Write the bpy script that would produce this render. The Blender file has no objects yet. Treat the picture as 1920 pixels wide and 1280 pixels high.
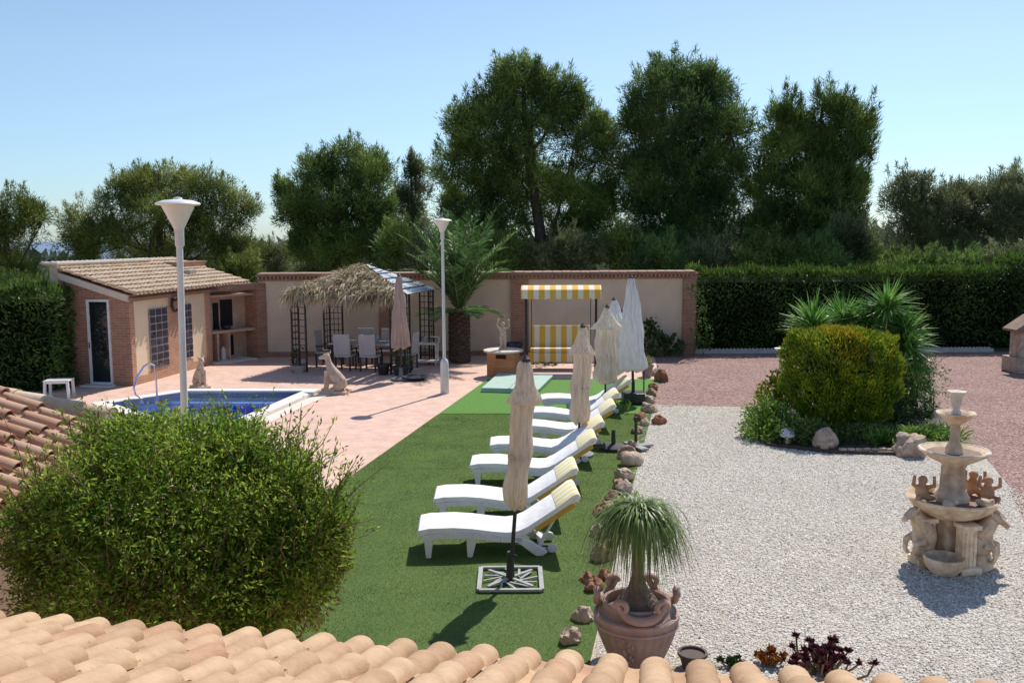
import bpy, bmesh, math, random
import numpy as np
from mathutils import Vector, Matrix
PI = math.pi
C = bpy.context.scene.collection
random.seed(7)

# ------------------------------------------------------------------ camera
H = 3.7; F = 1700.0
PITCH = math.atan(192 / F); ROLL = math.radians(-0.35)
cam_d = bpy.data.cameras.new('camera'); cam = bpy.data.objects.new('camera', cam_d); C.objects.link(cam)
cam_d.lens = F / 1920 * 36; cam_d.sensor_width = 36; cam_d.clip_end = 20000; cam_d.clip_start = 0.05
RM = Matrix.Rotation(PI / 2 - PITCH, 3, 'X') @ Matrix.Rotation(ROLL, 3, 'Z')
cam.matrix_world = Matrix.Translation((0, 0, H)) @ RM.to_4x4()
bpy.context.scene.camera = cam

def ray(px, py): return RM @ Vector(((px - 960) / F, -(py - 640) / F, -1))
def G(px, py, z=0.0):
    d = ray(px, py); t = (z - H) / d.z
    return Vector((d.x * t, d.y * t, z))
def D(px, py, Y):
    d = ray(px, py); t = Y / d.y
    return Vector((d.x * t, Y, H + d.z * t))
def onwall(px, py, a, b):
    u = Vector((b[0] - a[0], b[1] - a[1])).normalized(); n = Vector((-u.y, u.x))
    d = ray(px, py); t = (n.x * a[0] + n.y * a[1]) / (n.x * d.x + n.y * d.y)
    p = Vector((d.x * t, d.y * t, H + d.z * t))
    return ((p.x - a[0]) * u.x + (p.y - a[1]) * u.y, p.z)

# ------------------------------------------------------------------ materials
MC = {}
def base_mat(name):
    m = bpy.data.materials.new(name); m.use_nodes = True
    nt = m.node_tree; b = nt.nodes['Principled BSDF']; MC[name] = m
    return m, nt, b
def N(nt, t, **kw):
    n = nt.nodes.new(t)
    for k, v in kw.items():
        if k in n.inputs: n.inputs[k].default_value = v
        else: setattr(n, k, v)
    return n
def ramp(nt, fac, stops):
    r = nt.nodes.new('ShaderNodeValToRGB'); e = r.color_ramp.elements
    while len(e) < len(stops): e.new(0.5)
    for i, (p, c) in enumerate(stops):
        e[i].position = p; e[i].color = (c[0], c[1], c[2], 1)
    nt.links.new(fac, r.inputs['Fac']); return r.outputs['Color']
def coords(nt, kind='Object'):
    if kind == 'World': return nt.nodes.new('ShaderNodeNewGeometry').outputs['Position']
    return nt.nodes.new('ShaderNodeTexCoord').outputs[kind]
def bump(nt, b, h, strength, dist=0.01):
    n = N(nt, 'ShaderNodeBump', Strength=strength, Distance=dist)
    nt.links.new(h, n.inputs['Height']); nt.links.new(n.outputs['Normal'], b.inputs['Normal'])
def mat(name, c1, c2=None, scale=6, rough=.8, bmp=.25, bscale=40, kind='Object', metal=0, bdist=.01):
    if name in MC: return MC[name]
    m, nt, b = base_mat(name); c2 = c2 or tuple(x * .75 for x in c1)
    v = coords(nt, kind)
    n = N(nt, 'ShaderNodeTexNoise', Scale=scale, Detail=6.0, Roughness=.65); nt.links.new(v, n.inputs['Vector'])
    nt.links.new(ramp(nt, n.outputs['Fac'], [(.35, c2), (.65, c1)]), b.inputs['Base Color'])
    b.inputs['Roughness'].default_value = rough; b.inputs['Metallic'].default_value = metal
    if bmp:
        n2 = N(nt, 'ShaderNodeTexNoise', Scale=bscale, Detail=4.0); nt.links.new(v, n2.inputs['Vector'])
        bump(nt, b, n2.outputs['Fac'], bmp, bdist)
    return m
def canvas(name, c1, c2):
    m, nt, b = base_mat(name); v = coords(nt)
    mp = nt.nodes.new('ShaderNodeMapping'); mp.inputs['Scale'].default_value = (1, 1, .09); nt.links.new(v, mp.inputs[0])
    n = N(nt, 'ShaderNodeTexNoise', Scale=38.0, Detail=5.0, Roughness=.6); nt.links.new(mp.outputs[0], n.inputs['Vector'])
    nt.links.new(ramp(nt, n.outputs['Fac'], [(.32, c2), (.58, c1)]), b.inputs['Base Color']); b.inputs['Roughness'].default_value = .9
    bump(nt, b, n.outputs['Fac'], .7, .02); return m
def leaf_mat(name, dark, mid, light, scale=.6, trans=.35, rough=.5):
    m, nt, b = base_mat(name)
    g = nt.nodes.new('ShaderNodeNewGeometry')
    n = N(nt, 'ShaderNodeTexNoise', Scale=scale, Detail=3.0); nt.links.new(g.outputs['Position'], n.inputs['Vector'])
    a = N(nt, 'ShaderNodeMath', operation='MULTIPLY_ADD'); nt.links.new(g.outputs['Random Per Island'], a.inputs[0])
    a.inputs[1].default_value = .4; nt.links.new(n.outputs['Fac'], a.inputs[2])
    col = ramp(nt, a.outputs[0], [(.42, dark), (.68, mid), (.98, light)])
    nt.links.new(col, b.inputs['Base Color']); b.inputs['Roughness'].default_value = rough
    b.inputs['Specular IOR Level'].default_value = .25
    t = nt.nodes.new('ShaderNodeBsdfTranslucent'); mx = nt.nodes.new('ShaderNodeMixShader'); mx.inputs[0].default_value = trans
    nt.links.new(col, t.inputs['Color'])
    nt.links.new(b.outputs[0], mx.inputs[1]); nt.links.new(t.outputs[0], mx.inputs[2])
    nt.links.new(mx.outputs[0], nt.nodes['Material Output'].inputs['Surface'])
    return m
def brick_mat(name, c1, c2, mortar, w=.25, h=.07, ms=.008, vertical=True, rot=0, bs=.5, offset=.5, bumpstr=.5):
    m, nt, b = base_mat(name)
    v = coords(nt, 'Object')
    if vertical:
        s = nt.nodes.new('ShaderNodeSeparateXYZ'); nt.links.new(v, s.inputs[0])
        a = N(nt, 'ShaderNodeMath', operation='ADD'); nt.links.new(s.outputs[0], a.inputs[0]); nt.links.new(s.outputs[1], a.inputs[1])
        c = nt.nodes.new('ShaderNodeCombineXYZ'); nt.links.new(a.outputs[0], c.inputs[0]); nt.links.new(s.outputs[2], c.inputs[1]); vec = c.outputs[0]
    else:
        mp = nt.nodes.new('ShaderNodeMapping'); mp.inputs['Rotation'].default_value = (0, 0, rot); nt.links.new(v, mp.inputs[0]); vec = mp.outputs[0]
    br = nt.nodes.new('ShaderNodeTexBrick'); nt.links.new(vec, br.inputs['Vector']); br.offset = offset
    for k, x in (('Color1', (*c1, 1)), ('Color2', (*c2, 1)), ('Mortar', (*mortar, 1)), ('Scale', 1.0), ('Mortar Size', ms), ('Brick Width', w), ('Row Height', h), ('Mortar Smooth', .3), ('Bias', 0.0)):
        br.inputs[k].default_value = x
    n = N(nt, 'ShaderNodeTexNoise', Scale=3.0, Detail=8.0, Roughness=.7); nt.links.new(v, n.inputs['Vector'])
    mx = N(nt, 'ShaderNodeMix', data_type='RGBA', blend_type='MULTIPLY'); mx.inputs[0].default_value = bs
    nt.links.new(br.outputs['Color'], mx.inputs[6]); nt.links.new(ramp(nt, n.outputs['Fac'], [(.3, (.55, .52, .5)), (.6, (1, 1, 1))]), mx.inputs[7])
    nt.links.new(mx.outputs[2], b.inputs['Base Color']); b.inputs['Roughness'].default_value = .85
    inv = N(nt, 'ShaderNodeMath', operation='SUBTRACT'); inv.inputs[0].default_value = 1; nt.links.new(br.outputs['Fac'], inv.inputs[1])
    bump(nt, b, inv.outputs[0], bumpstr, .01)
    return m
def stripe_mat(name, c1, c2, period, axis=1, duty=.5, tint=1):
    m, nt, b = base_mat(name)
    s = nt.nodes.new('ShaderNodeSeparateXYZ'); nt.links.new(coords(nt), s.inputs[0])
    d = N(nt, 'ShaderNodeMath', operation='DIVIDE'); nt.links.new(s.outputs[axis], d.inputs[0]); d.inputs[1].default_value = period
    f = N(nt, 'ShaderNodeMath', operation='FRACT'); nt.links.new(d.outputs[0], f.inputs[0])
    l = N(nt, 'ShaderNodeMath', operation='LESS_THAN'); nt.links.new(f.outputs[0], l.inputs[0]); l.inputs[1].default_value = duty
    nt.links.new(ramp(nt, l.outputs[0], [(.4, c2), (.6, c1)]), b.inputs['Base Color']); b.inputs['Roughness'].default_value = .9
    n = N(nt, 'ShaderNodeTexNoise', Scale=25.0); nt.links.new(coords(nt), n.inputs['Vector']); bump(nt, b, n.outputs['Fac'], .3)
    return m
def gravel_mat(name, cols, scale, bs=.9):
    m, nt, b = base_mat(name); v = coords(nt, 'World')
    vo = N(nt, 'ShaderNodeTexVoronoi', Scale=scale); nt.links.new(v, vo.inputs['Vector'])
    s = nt.nodes.new('ShaderNodeSeparateColor'); nt.links.new(vo.outputs['Color'], s.inputs[0])
    col = ramp(nt, s.outputs[0], cols)
    n = N(nt, 'ShaderNodeTexNoise', Scale=.9, Detail=5.0); nt.links.new(v, n.inputs['Vector'])
    mx = N(nt, 'ShaderNodeMix', data_type='RGBA', blend_type='MULTIPLY'); mx.inputs[0].default_value = .55
    nt.links.new(col, mx.inputs[6]); nt.links.new(ramp(nt, n.outputs['Fac'], [(.35, (.74, .72, .7)), (.62, (1, 1, 1))]), mx.inputs[7])
    mx2 = N(nt, 'ShaderNodeMix', data_type='RGBA', blend_type='MULTIPLY'); mx2.inputs[0].default_value = .8
    nt.links.new(mx.outputs[2], mx2.inputs[6]); nt.links.new(ramp(nt, vo.outputs['Distance'], [(.45, (1, 1, 1)), (.8, (.35, .33, .32))]), mx2.inputs[7])
    nt.links.new(mx2.outputs[2], b.inputs['Base Color']); b.inputs['Roughness'].default_value = .9
    inv = N(nt, 'ShaderNodeMath', operation='SUBTRACT'); inv.inputs[0].default_value = 1; nt.links.new(vo.outputs['Distance'], inv.inputs[1])
    bump(nt, b, inv.outputs[0], bs, .02)
    return m

M_peach = mat('peach render', (.70, .535, .37), (.62, .46, .31), scale=2.5, bmp=.15, bscale=60)
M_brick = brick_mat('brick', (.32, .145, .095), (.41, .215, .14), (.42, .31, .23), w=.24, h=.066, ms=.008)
M_bricksun = brick_mat('sunlit brick', (.48, .23, .13), (.56, .32, .20), (.58, .45, .34), w=.24, h=.066, ms=.008)  # lit copy of the brick: sunshine is put into these lighter colours
M_wall = mat('garden wall render', (.70, .56, .42), (.60, .47, .35), scale=1.3, bmp=.15, bscale=60)
M_cop = mat('terracotta coping', (.36, .22, .16), (.26, .15, .11), scale=9)
def tile_mat(name, stops, tint=(.8, .75, .7)):
    m, nt, b = base_mat(name)
    g = nt.nodes.new('ShaderNodeNewGeometry')
    col = ramp(nt, g.outputs['Random Per Island'], stops)
    n = N(nt, 'ShaderNodeTexNoise', Scale=5.0, Detail=8.0, Roughness=.7); nt.links.new(g.outputs['Position'], n.inputs['Vector'])
    mx = N(nt, 'ShaderNodeMix', data_type='RGBA', blend_type='MULTIPLY'); mx.inputs[0].default_value = .8
    nt.links.new(col, mx.inputs[6]); nt.links.new(ramp(nt, n.outputs['Fac'], [(.33, tint), (.62, (1, 1, 1))]), mx.inputs[7])
    nt.links.new(mx.outputs[2], b.inputs['Base Color']); b.inputs['Roughness'].default_value = .8
    n2 = N(nt, 'ShaderNodeTexNoise', Scale=90.0, Detail=4.0); nt.links.new(g.outputs['Position'], n2.inputs['Vector']); bump(nt, b, n2.outputs['Fac'], .35, .006)
    n3 = N(nt, 'ShaderNodeTexNoise', Scale=38.0, Detail=8.0, Roughness=.75); nt.links.new(g.outputs['Position'], n3.inputs['Vector'])
    m3 = N(nt, 'ShaderNodeMix', data_type='RGBA', blend_type='MULTIPLY'); m3.inputs[0].default_value = .75
    nt.links.new(mx.outputs[2], m3.inputs[6]); nt.links.new(ramp(nt, n3.outputs['Fac'], [(.30, (.45, .42, .40)), (.40, (.92, .91, .9)), (.6, (1, 1, 1)), (.72, (1.1, 1.12, 1.15))]), m3.inputs[7]); nt.links.new(m3.outputs[2], b.inputs['Base Color'])
    return m
M_tile = tile_mat('clay roof tile', [(0, (.46, .29, .165)), (.35, (.56, .365, .215)), (.8, (.60, .41, .25)), (1, (.50, .29, .17))], (.70, .64, .58))
M_tile2 = tile_mat('weathered roof tile', [(0, (.42, .225, .135)), (.5, (.50, .295, .19)), (1, (.56, .36, .25))])
M_tile3 = tile_mat('pale roof tile', [(0, (.60, .44, .30)), (.5, (.70, .54, .38)), (1, (.76, .62, .47))])
M_white = mat('white paint', (.80, .79, .77), (.70, .69, .67), rough=.45, bmp=.05)
M_post = mat('grey white post paint', (.74, .72, .70), (.62, .60, .58), rough=.5, bmp=.08, scale=3)
M_resin = mat('white resin', (.78, .78, .78), (.66, .66, .67), rough=.35, bmp=.03, scale=4)
M_cush = mat('white cushion fabric', (.84, .83, .82), (.74, .73, .72), rough=.95, bmp=.6, bscale=7, scale=5, bdist=.03)
M_dark = mat('dark metal', (.025, .025, .028), (.015, .015, .017), rough=.5, bmp=.05)
M_black = mat('dark interior', (.012, .012, .014), (.008, .008, .01), rough=.9, bmp=0)
M_chrome = mat('steel tube', (.7, .71, .72), (.6, .6, .62), rough=.22, metal=1, bmp=0)
M_canv = canvas('beige parasol canvas', (.92, .82, .70), (.68, .55, .44))
M_canvw = canvas('grey white parasol canvas', (.88, .88, .88), (.70, .69, .71))
M_canvy = canvas('cream parasol canvas', (.92, .86, .77), (.68, .58, .47))
M_canvp = canvas('pinkish parasol canvas', (.64, .52, .47), (.46, .35, .32))
M_stone = mat('carved pale stone', (.76, .64, .50), (.50, .34, .21), scale=7, rough=.85, bmp=.6, bscale=30, bdist=.012)
M_stonew = mat('bleached stone', (.74, .68, .60), (.58, .48, .38), scale=9, rough=.85, bmp=.5, bscale=35)
M_dog = mat('cast stone statue', (.58, .46, .36), (.42, .30, .22), scale=12, rough=.85, bmp=.5, bscale=45)
M_urn = mat('purplish clay urn', (.42, .285, .235), (.33, .21, .17), scale=6, rough=.75, bmp=.35, bscale=30)
M_rock = mat('red brown rock', (.46, .32, .23), (.24, .12, .07), scale=7, rough=.9, bmp=1, bscale=16, bdist=.03)
M_rockt = mat('terracotta rock', (.42, .20, .11), (.22, .09, .05), scale=7, rough=.9, bmp=1, bscale=16, bdist=.03)
M_rockp = mat('pale rock', (.60, .47, .37), (.36, .25, .18), scale=7, rough=.9, bmp=1, bscale=16, bdist=.03)
M_bark = mat('bark', (.13, .085, .06), (.06, .04, .03), scale=8, bmp=1, bscale=14, bdist=.04)
M_twig = mat('twig', (.24, .17, .09), (.14, .09, .05), scale=10)
M_strap = mat('dark soil', (.09, .06, .045), (.05, .035, .025), scale=12, bmp=.8)

def translucent(m, fac=.35):
    nt = m.node_tree; b = nt.nodes['Principled BSDF']; t = nt.nodes.new('ShaderNodeBsdfTranslucent'); mx = nt.nodes.new('ShaderNodeMixShader'); mx.inputs[0].default_value = fac
    nt.links.new(b.inputs['Base Color'].links[0].from_socket, t.inputs['Color']); nt.links.new(b.outputs[0], mx.inputs[1]); nt.links.new(t.outputs[0], mx.inputs[2]); nt.links.new(mx.outputs[0], nt.nodes['Material Output'].inputs['Surface'])
for m_ in (M_canv, M_canvw, M_canvy, M_canvp): translucent(m_, .45)
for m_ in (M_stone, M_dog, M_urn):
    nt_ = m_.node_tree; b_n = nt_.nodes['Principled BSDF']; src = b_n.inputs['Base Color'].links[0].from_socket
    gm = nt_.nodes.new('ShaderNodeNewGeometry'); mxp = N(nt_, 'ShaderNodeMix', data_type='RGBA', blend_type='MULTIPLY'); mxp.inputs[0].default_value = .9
    nt_.links.new(src, mxp.inputs[6]); nt_.links.new(ramp(nt_, gm.outputs['Pointiness'], [(.42, (.45, .37, .30)), (.50, (.9, .9, .9)), (.56, (1.25, 1.25, 1.22))]), mxp.inputs[7]); nt_.links.new(mxp.outputs[2], b_n.inputs['Base Color'])  # crevice stains with occlusion-like shade in the colour, edges lightened
# ------------------------------------------------------------------ mesh builder
class MB:
    def __init__(s): s.v = []; s.f = []
    def add(s, vs, fs):
        o = len(s.v); s.v += [tuple(x) for x in vs]; s.f += [tuple(i + o for i in f) for f in fs]; return s
    def box(s, c, sz, rz=0, rx=0, ry=0):
        R = Matrix.Rotation(rz, 3, 'Z') @ Matrix.Rotation(ry, 3, 'Y') @ Matrix.Rotation(rx, 3, 'X'); c = Vector(c)
        vs = [c + R @ Vector((x * sz[0] / 2, y * sz[1] / 2, z * sz[2] / 2)) for x in (-1, 1) for y in (-1, 1) for z in (-1, 1)]
        return s.add(vs, [(0, 1, 3, 2), (4, 6, 7, 5), (0, 4, 5, 1), (2, 3, 7, 6), (0, 2, 6, 4), (1, 5, 7, 3)])
    def b2(s, a, b):
        return s.box([(a[i] + b[i]) / 2 for i in range(3)], [abs(b[i] - a[i]) for i in range(3)])
    def bar(s, a, b, w, d=None):
        a = Vector(a); b = Vector(b); t = (b - a).normalized(); d = d or w
        u = Vector((0, 0, 1)) if abs(t.z) < .9 else Vector((0, 1, 0))
        x = t.cross(u).normalized(); y = x.cross(t)
        vs = [p + x * i * w / 2 + y * j * d / 2 for p in (a, b) for i, j in ((-1, -1), (1, -1), (1, 1), (-1, 1))]
        return s.add(vs, [(0, 1, 2, 3)[::-1], (4, 5, 6, 7), (0, 1, 5, 4), (1, 2, 6, 5), (2, 3, 7, 6), (3, 0, 4, 7)])
    def tube(s, pts, r, n=8, cap=True):
        pts = [Vector(p) for p in pts]; k = len(pts)
        rs = r if isinstance(r, (list, tuple)) else [r] * k
        vs = []; prev = None
        for i, p in enumerate(pts):
            t = (pts[min(i + 1, k - 1)] - pts[max(i - 1, 0)]).normalized()
            if prev is None:
                u = Vector((0, 0, 1)) if abs(t.z) < .9 else Vector((1, 0, 0)); x = t.cross(u).normalized()
            else:
                x = (prev - t * prev.dot(t)).normalized()
            prev = x; y = t.cross(x)
            for j in range(n):
                a = 2 * PI * j / n; vs.append(p + (x * math.cos(a) + y * math.sin(a)) * rs[i])
        fs = [(i * n + j, i * n + (j + 1) % n, (i + 1) * n + (j + 1) % n, (i + 1) * n + j) for i in range(k - 1) for j in range(n)]
        if cap: fs += [tuple(range(n))[::-1], tuple(range((k - 1) * n, k * n))]
        return s.add(vs, fs)
    def lathe(s, prof, n=32, c=(0, 0, 0), fn=None, cap=True):
        vs = []
        for (r, z) in prof:
            for j in range(n):
                a = 2 * PI * j / n; rr = max(r, .0005) * (fn(a, z) if fn else 1)
                vs.append((c[0] + rr * math.cos(a), c[1] + rr * math.sin(a), c[2] + z))
        k = len(prof)
        fs = [(i * n + j, i * n + (j + 1) % n, (i + 1) * n + (j + 1) % n, (i + 1) * n + j) for i in range(k - 1) for j in range(n)]
        if cap: fs += [tuple(range(n))[::-1], tuple(range((k - 1) * n, k * n))]
        return s.add(vs, fs)
    def ell(s, c, r, n=12, rz=0, ry=0):
        R = Matrix.Rotation(rz, 3, 'Z') @ Matrix.Rotation(ry, 3, 'Y'); m = n // 2; vs = []
        if not isinstance(r, (tuple, list)): r = (r, r, r)
        for i in range(m + 1):
            th = PI * i / m
            for j in range(n):
                a = 2 * PI * j / n
                vs.append(Vector(c) + R @ Vector((r[0] * math.sin(th) * math.cos(a), r[1] * math.sin(th) * math.sin(a), r[2] * math.cos(th))))
        return s.add(vs, [(i * n + j, (i + 1) * n + j, (i + 1) * n + (j + 1) % n, i * n + (j + 1) % n) for i in range(m) for j in range(n)])
    def prism(s, poly, z0, z1):
        n = len(poly); vs = [(p[0], p[1], z0) for p in poly] + [(p[0], p[1], z1) for p in poly]
        return s.add(vs, [tuple(range(n))[::-1], tuple(range(n, 2 * n))] + [(i, (i + 1) % n, n + (i + 1) % n, n + i) for i in range(n)])
    def xprism(s, poly, y0, y1):       # polygon in x,z extruded along y
        n = len(poly); vs = [(p[0], y0, p[1]) for p in poly] + [(p[0], y1, p[1]) for p in poly]
        return s.add(vs, [tuple(range(n)), tuple(range(n, 2 * n))[::-1]] + [(i, n + i, n + (i + 1) % n, (i + 1) % n) for i in range(n)])
    def build(s, name, m, parent=None, smooth=False, bevel=0, remesh=0, sub=0, label=None, loc=None, sm=4, disp=0, dscale=.2):
        me = bpy.data.meshes.new(name); me.from_pydata(s.v, [], s.f); me.validate()
        bm = bmesh.new(); bm.from_mesh(me)
        bmesh.ops.remove_doubles(bm, verts=bm.verts, dist=.0004)
        bmesh.ops.recalc_face_normals(bm, faces=bm.faces); bm.to_mesh(me); bm.free()
        o = bpy.data.objects.new(name, me); C.objects.link(o); me.materials.append(m)
        if parent: o.parent = parent
        if loc is not None: o.location = loc
        if smooth or remesh:
            me.shade_smooth()
        if smooth and not remesh:
            try: me.set_sharp_from_angle(angle=math.radians(45))
            except Exception: pass
        if bevel:
            b = o.modifiers.new('bevel', 'BEVEL'); b.width = bevel; b.segments = 2; b.limit_method = 'ANGLE'
        if sub:
            b = o.modifiers.new('sub', 'SUBSURF'); b.levels = b.render_levels = sub
        if remesh:
            b = o.modifiers.new('rm', 'REMESH'); b.mode = 'VOXEL'; b.voxel_size = remesh; b.use_smooth_shade = True
            if sm:
                b = o.modifiers.new('sm', 'SMOOTH'); b.iterations = sm; b.factor = .5
        if disp:
            t = bpy.data.textures.new('t', 'CLOUDS'); t.noise_scale = dscale
            b = o.modifiers.new('d', 'DISPLACE'); b.texture = t; b.strength = disp; b.texture_coords = 'OBJECT' if False else 'LOCAL'
        if label: o['label'] = label
        return o

def thing(name, label, cat, loc=(0, 0, 0), rz=0, group=None):
    o = bpy.data.objects.new(name, None); C.objects.link(o); o.location = loc; o.rotation_euler = (0, 0, rz)
    o['label'] = label; o['category'] = cat
    if group: o['group'] = group
    return o
def tag(o, label, cat, group=None):
    o['label'] = label; o['category'] = cat
    if group: o['group'] = group
    return o
def kind(o, k='structure', label=None):
    o['kind'] = k
    if label: o['label'] = label
    return o
def dup(root, loc, rz, label, group=None, sc=None):
    r = root.copy(); C.objects.link(r); r.location = loc; r.rotation_euler = (0, 0, rz); r['label'] = label
    if group: r['group'] = group
    if sc: r.scale = (sc,) * 3
    for ch in list(root.children):
        c = ch.copy(); C.objects.link(c); c.parent = r
        for g in ch.children:
            d = g.copy(); C.objects.link(d); d.parent = c
    return r

# ------------------------------------------------------------------ foliage (numpy)
def np_mesh(name, V, nq, per, m, parent=None, loc=None, quads=None):
    me = bpy.data.meshes.new(name)
    me.vertices.add(len(V)); me.vertices.foreach_set('co', V.astype(np.float32).ravel())
    Fq = quads.astype(np.int32)
    me.loops.add(Fq.size); me.loops.foreach_set('vertex_index', Fq.ravel())
    me.polygons.add(len(Fq)); me.polygons.foreach_set('loop_start', np.arange(0, Fq.size, 4, dtype=np.int32))
    me.update(calc_edges=True)
    o = bpy.data.objects.new(name, me); C.objects.link(o); me.materials.append(m)
    if parent: o.parent = parent
    if loc is not None: o.location = loc
    return o
def norm(a): return a / (np.linalg.norm(a, axis=-1, keepdims=True) + 1e-9)
def ribbons(name, P, Dr, L, W, droop, S, m, parent=None, rng=None, up=False, sag=2.0):
    """N blades: base P, direction Dr, length L, width W, droop, S segments; pointed tips"""
    n = len(P); L = np.broadcast_to(L, n); W = np.broadcast_to(W, n); droop = np.broadcast_to(droop, n)
    rng = rng or np.random.default_rng(1); Dn = norm(Dr)
    rv = norm(rng.normal(size=(n, 3)))
    if up: rv = np.tile([[0, 0, 1.0]], (n, 1)) + rng.normal(size=(n, 3)) * .25
    side = norm(np.cross(Dn, rv))
    V = np.zeros((n, S + 1, 2, 3))
    for i in range(S + 1):
        t = i / S
        p = P + Dn * (L * t)[:, None]; p[:, 2] -= droop * L * t ** sag
        w = W * (.55 + .9 * t if t < .4 else max(1 - t, .06) * 1.5) * .5
        V[:, i, 0] = p - side * w[:, None]; V[:, i, 1] = p + side * w[:, None]
    b = (np.arange(n) * (S + 1) * 2)[:, None]
    q = np.array([[2 * i, 2 * i + 1, 2 * i + 3, 2 * i + 2] for i in range(S)])
    Q = (b[:, :, None] + q[None]).reshape(-1, 4)
    return np_mesh(name, V.reshape(-1, 3), 0, 0, m, parent, quads=Q)
def lf(name, P, Dr, L, W, m, parent=None, rng=None):
    """simple 4-corner leaf"""
    n = len(P); Dn = norm(Dr); L = np.broadcast_to(L, n)[:, None]; W = np.broadcast_to(W, n)[:, None]
    side = norm(np.cross(Dn, norm(rng.normal(size=(n, 3)))))
    V = np.stack([P, P + Dn * L * .45 + side * W / 2, P + Dn * L, P + Dn * L * .45 - side * W / 2], 1)
    return np_mesh(name, V.reshape(-1, 3), 0, 0, m, parent, quads=np.arange(4 * n).reshape(n, 4))
def sph(rng, n): return norm(rng.normal(size=(n, 3)))
def cluster_pts(rng, lobes, dens, per, cr, up=.5, inner=.25):
    """clumps in ellipsoid lobes -> points, directions"""
    Ps = []; Ds = []
    for (c, r) in lobes:
        n = max(6, int(dens * (r[0] * r[2] + r[0] * r[1]) * .9))
        d = sph(rng, n); rad = np.where(rng.random(n) < inner, rng.uniform(.2, .8, n), rng.uniform(.82, 1.08, n))
        q = np.array(c) + d * rad[:, None] * np.array(r)
        s = rng.uniform(.6, 1.3, n)
        o = sph(rng, n * per) * (cr * rng.random(n * per) ** .5)[:, None] * np.repeat(s, per)[:, None]
        P = np.repeat(q, per, 0) + o
        Dd = norm(o) * .8 + np.repeat(d, per, 0) * .4 + rng.normal(size=o.shape) * .45 + np.array([0, 0, up])
        Ps.append(P); Ds.append(Dd)
    return np.concatenate(Ps), norm(np.concatenate(Ds))
def limb(mb, a, b, r0, r1, rng, bend=.12, n=5, sides=7):
    a = Vector(a); b = Vector(b); L = (b - a).length; pts = []; rs = []
    off = Vector(rng.normal(size=3)) * L * bend
    for i in range(n + 1):
        t = i / n; pts.append(a.lerp(b, t) + off * math.sin(PI * t) * .6 + Vector((0, 0, -L * .06 * math.sin(PI * t)))); rs.append(r0 + (r1 - r0) * t)
    mb.tube(pts, rs, sides)
    return pts

ML_pine = leaf_mat('pine needles', (0.035, 0.068, 0.019), (0.120, 0.189, 0.045), (0.351, 0.452, 0.103), scale=.55, trans=.35)
ML_pine2 = leaf_mat('pine needles yellow', (0.052, 0.077, 0.018), (0.164, 0.211, 0.045), (0.402, 0.423, 0.105), scale=.6, trans=.35)
ML_pine3 = leaf_mat('pine needles dark', (0.029, 0.058, 0.023), (0.090, 0.163, 0.048), (0.285, 0.398, 0.102), scale=.6, trans=.32)
ML_olive = leaf_mat('olive leaves', (0.072, 0.090, 0.041), (0.189, 0.217, 0.094), (0.377, 0.392, 0.203), scale=.7, trans=.35)
ML_hedge = leaf_mat('hedge leaves', (0.022, 0.045, 0.014), (0.060, 0.112, 0.028), (0.135, 0.225, 0.049), scale=1.0, trans=.25)
ML_hedget = leaf_mat('hedge tips', (.03, .06, .012), (.08, .15, .025), (.16, .24, .045), scale=1.2, trans=.4)
ML_bush = leaf_mat('bush leaves', (0.050, 0.101, 0.012), (0.202, 0.338, 0.035), (0.464, 0.585, 0.085), scale=3.2, trans=.5)
ML_bushr = leaf_mat('bush russet leaves', (.06, .035, .012), (.15, .10, .03), (.26, .19, .05), scale=2, trans=.3)
ML_thuja = leaf_mat('golden thuja', (0.031, 0.078, 0.010), (0.156, 0.247, 0.019), (0.425, 0.494, 0.036), scale=2.6, trans=.35)
ML_thujay = leaf_mat('golden thuja tips', (.16, .17, .015), (.36, .30, .02), (.52, .38, .03), scale=3, trans=.35)
ML_yucca = leaf_mat('yucca leaves', (0.034, 0.096, 0.017), (0.126, 0.299, 0.049), (0.371, 0.597, 0.145), scale=1.5, trans=.3, rough=.4)
ML_palm = leaf_mat('palm leaflets', (0.027, 0.070, 0.017), (0.081, 0.180, 0.044), (0.252, 0.425, 0.136), scale=1, trans=.3, rough=.4)
ML_pony = leaf_mat('ponytail leaves', (.05, .09, .02), (.16, .25, .06), (.42, .50, .22), scale=4, trans=.35, rough=.4)
ML_green = leaf_mat('fresh green leaves', (0.039, 0.091, 0.013), (0.111, 0.221, 0.029), (0.286, 0.416, 0.065), scale=2, trans=.35)
ML_yel = leaf_mat('yellow green leaves', (.07, .11, .012), (.18, .22, .02), (.36, .33, .03), scale=2, trans=.35)
ML_straw = leaf_mat('dry thatch', (.18, .12, .07), (.52, .42, .27), (.80, .70, .50), scale=2, trans=.2, rough=.8)
ML_burg = leaf_mat('burgundy succulent', (.03, .006, .012), (.09, .015, .03), (.20, .05, .06), scale=6, trans=.2)
ML_rust = leaf_mat('rust succulent', (.14, .04, .01), (.30, .10, .02), (.42, .19, .05), scale=6, trans=.2)

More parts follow.
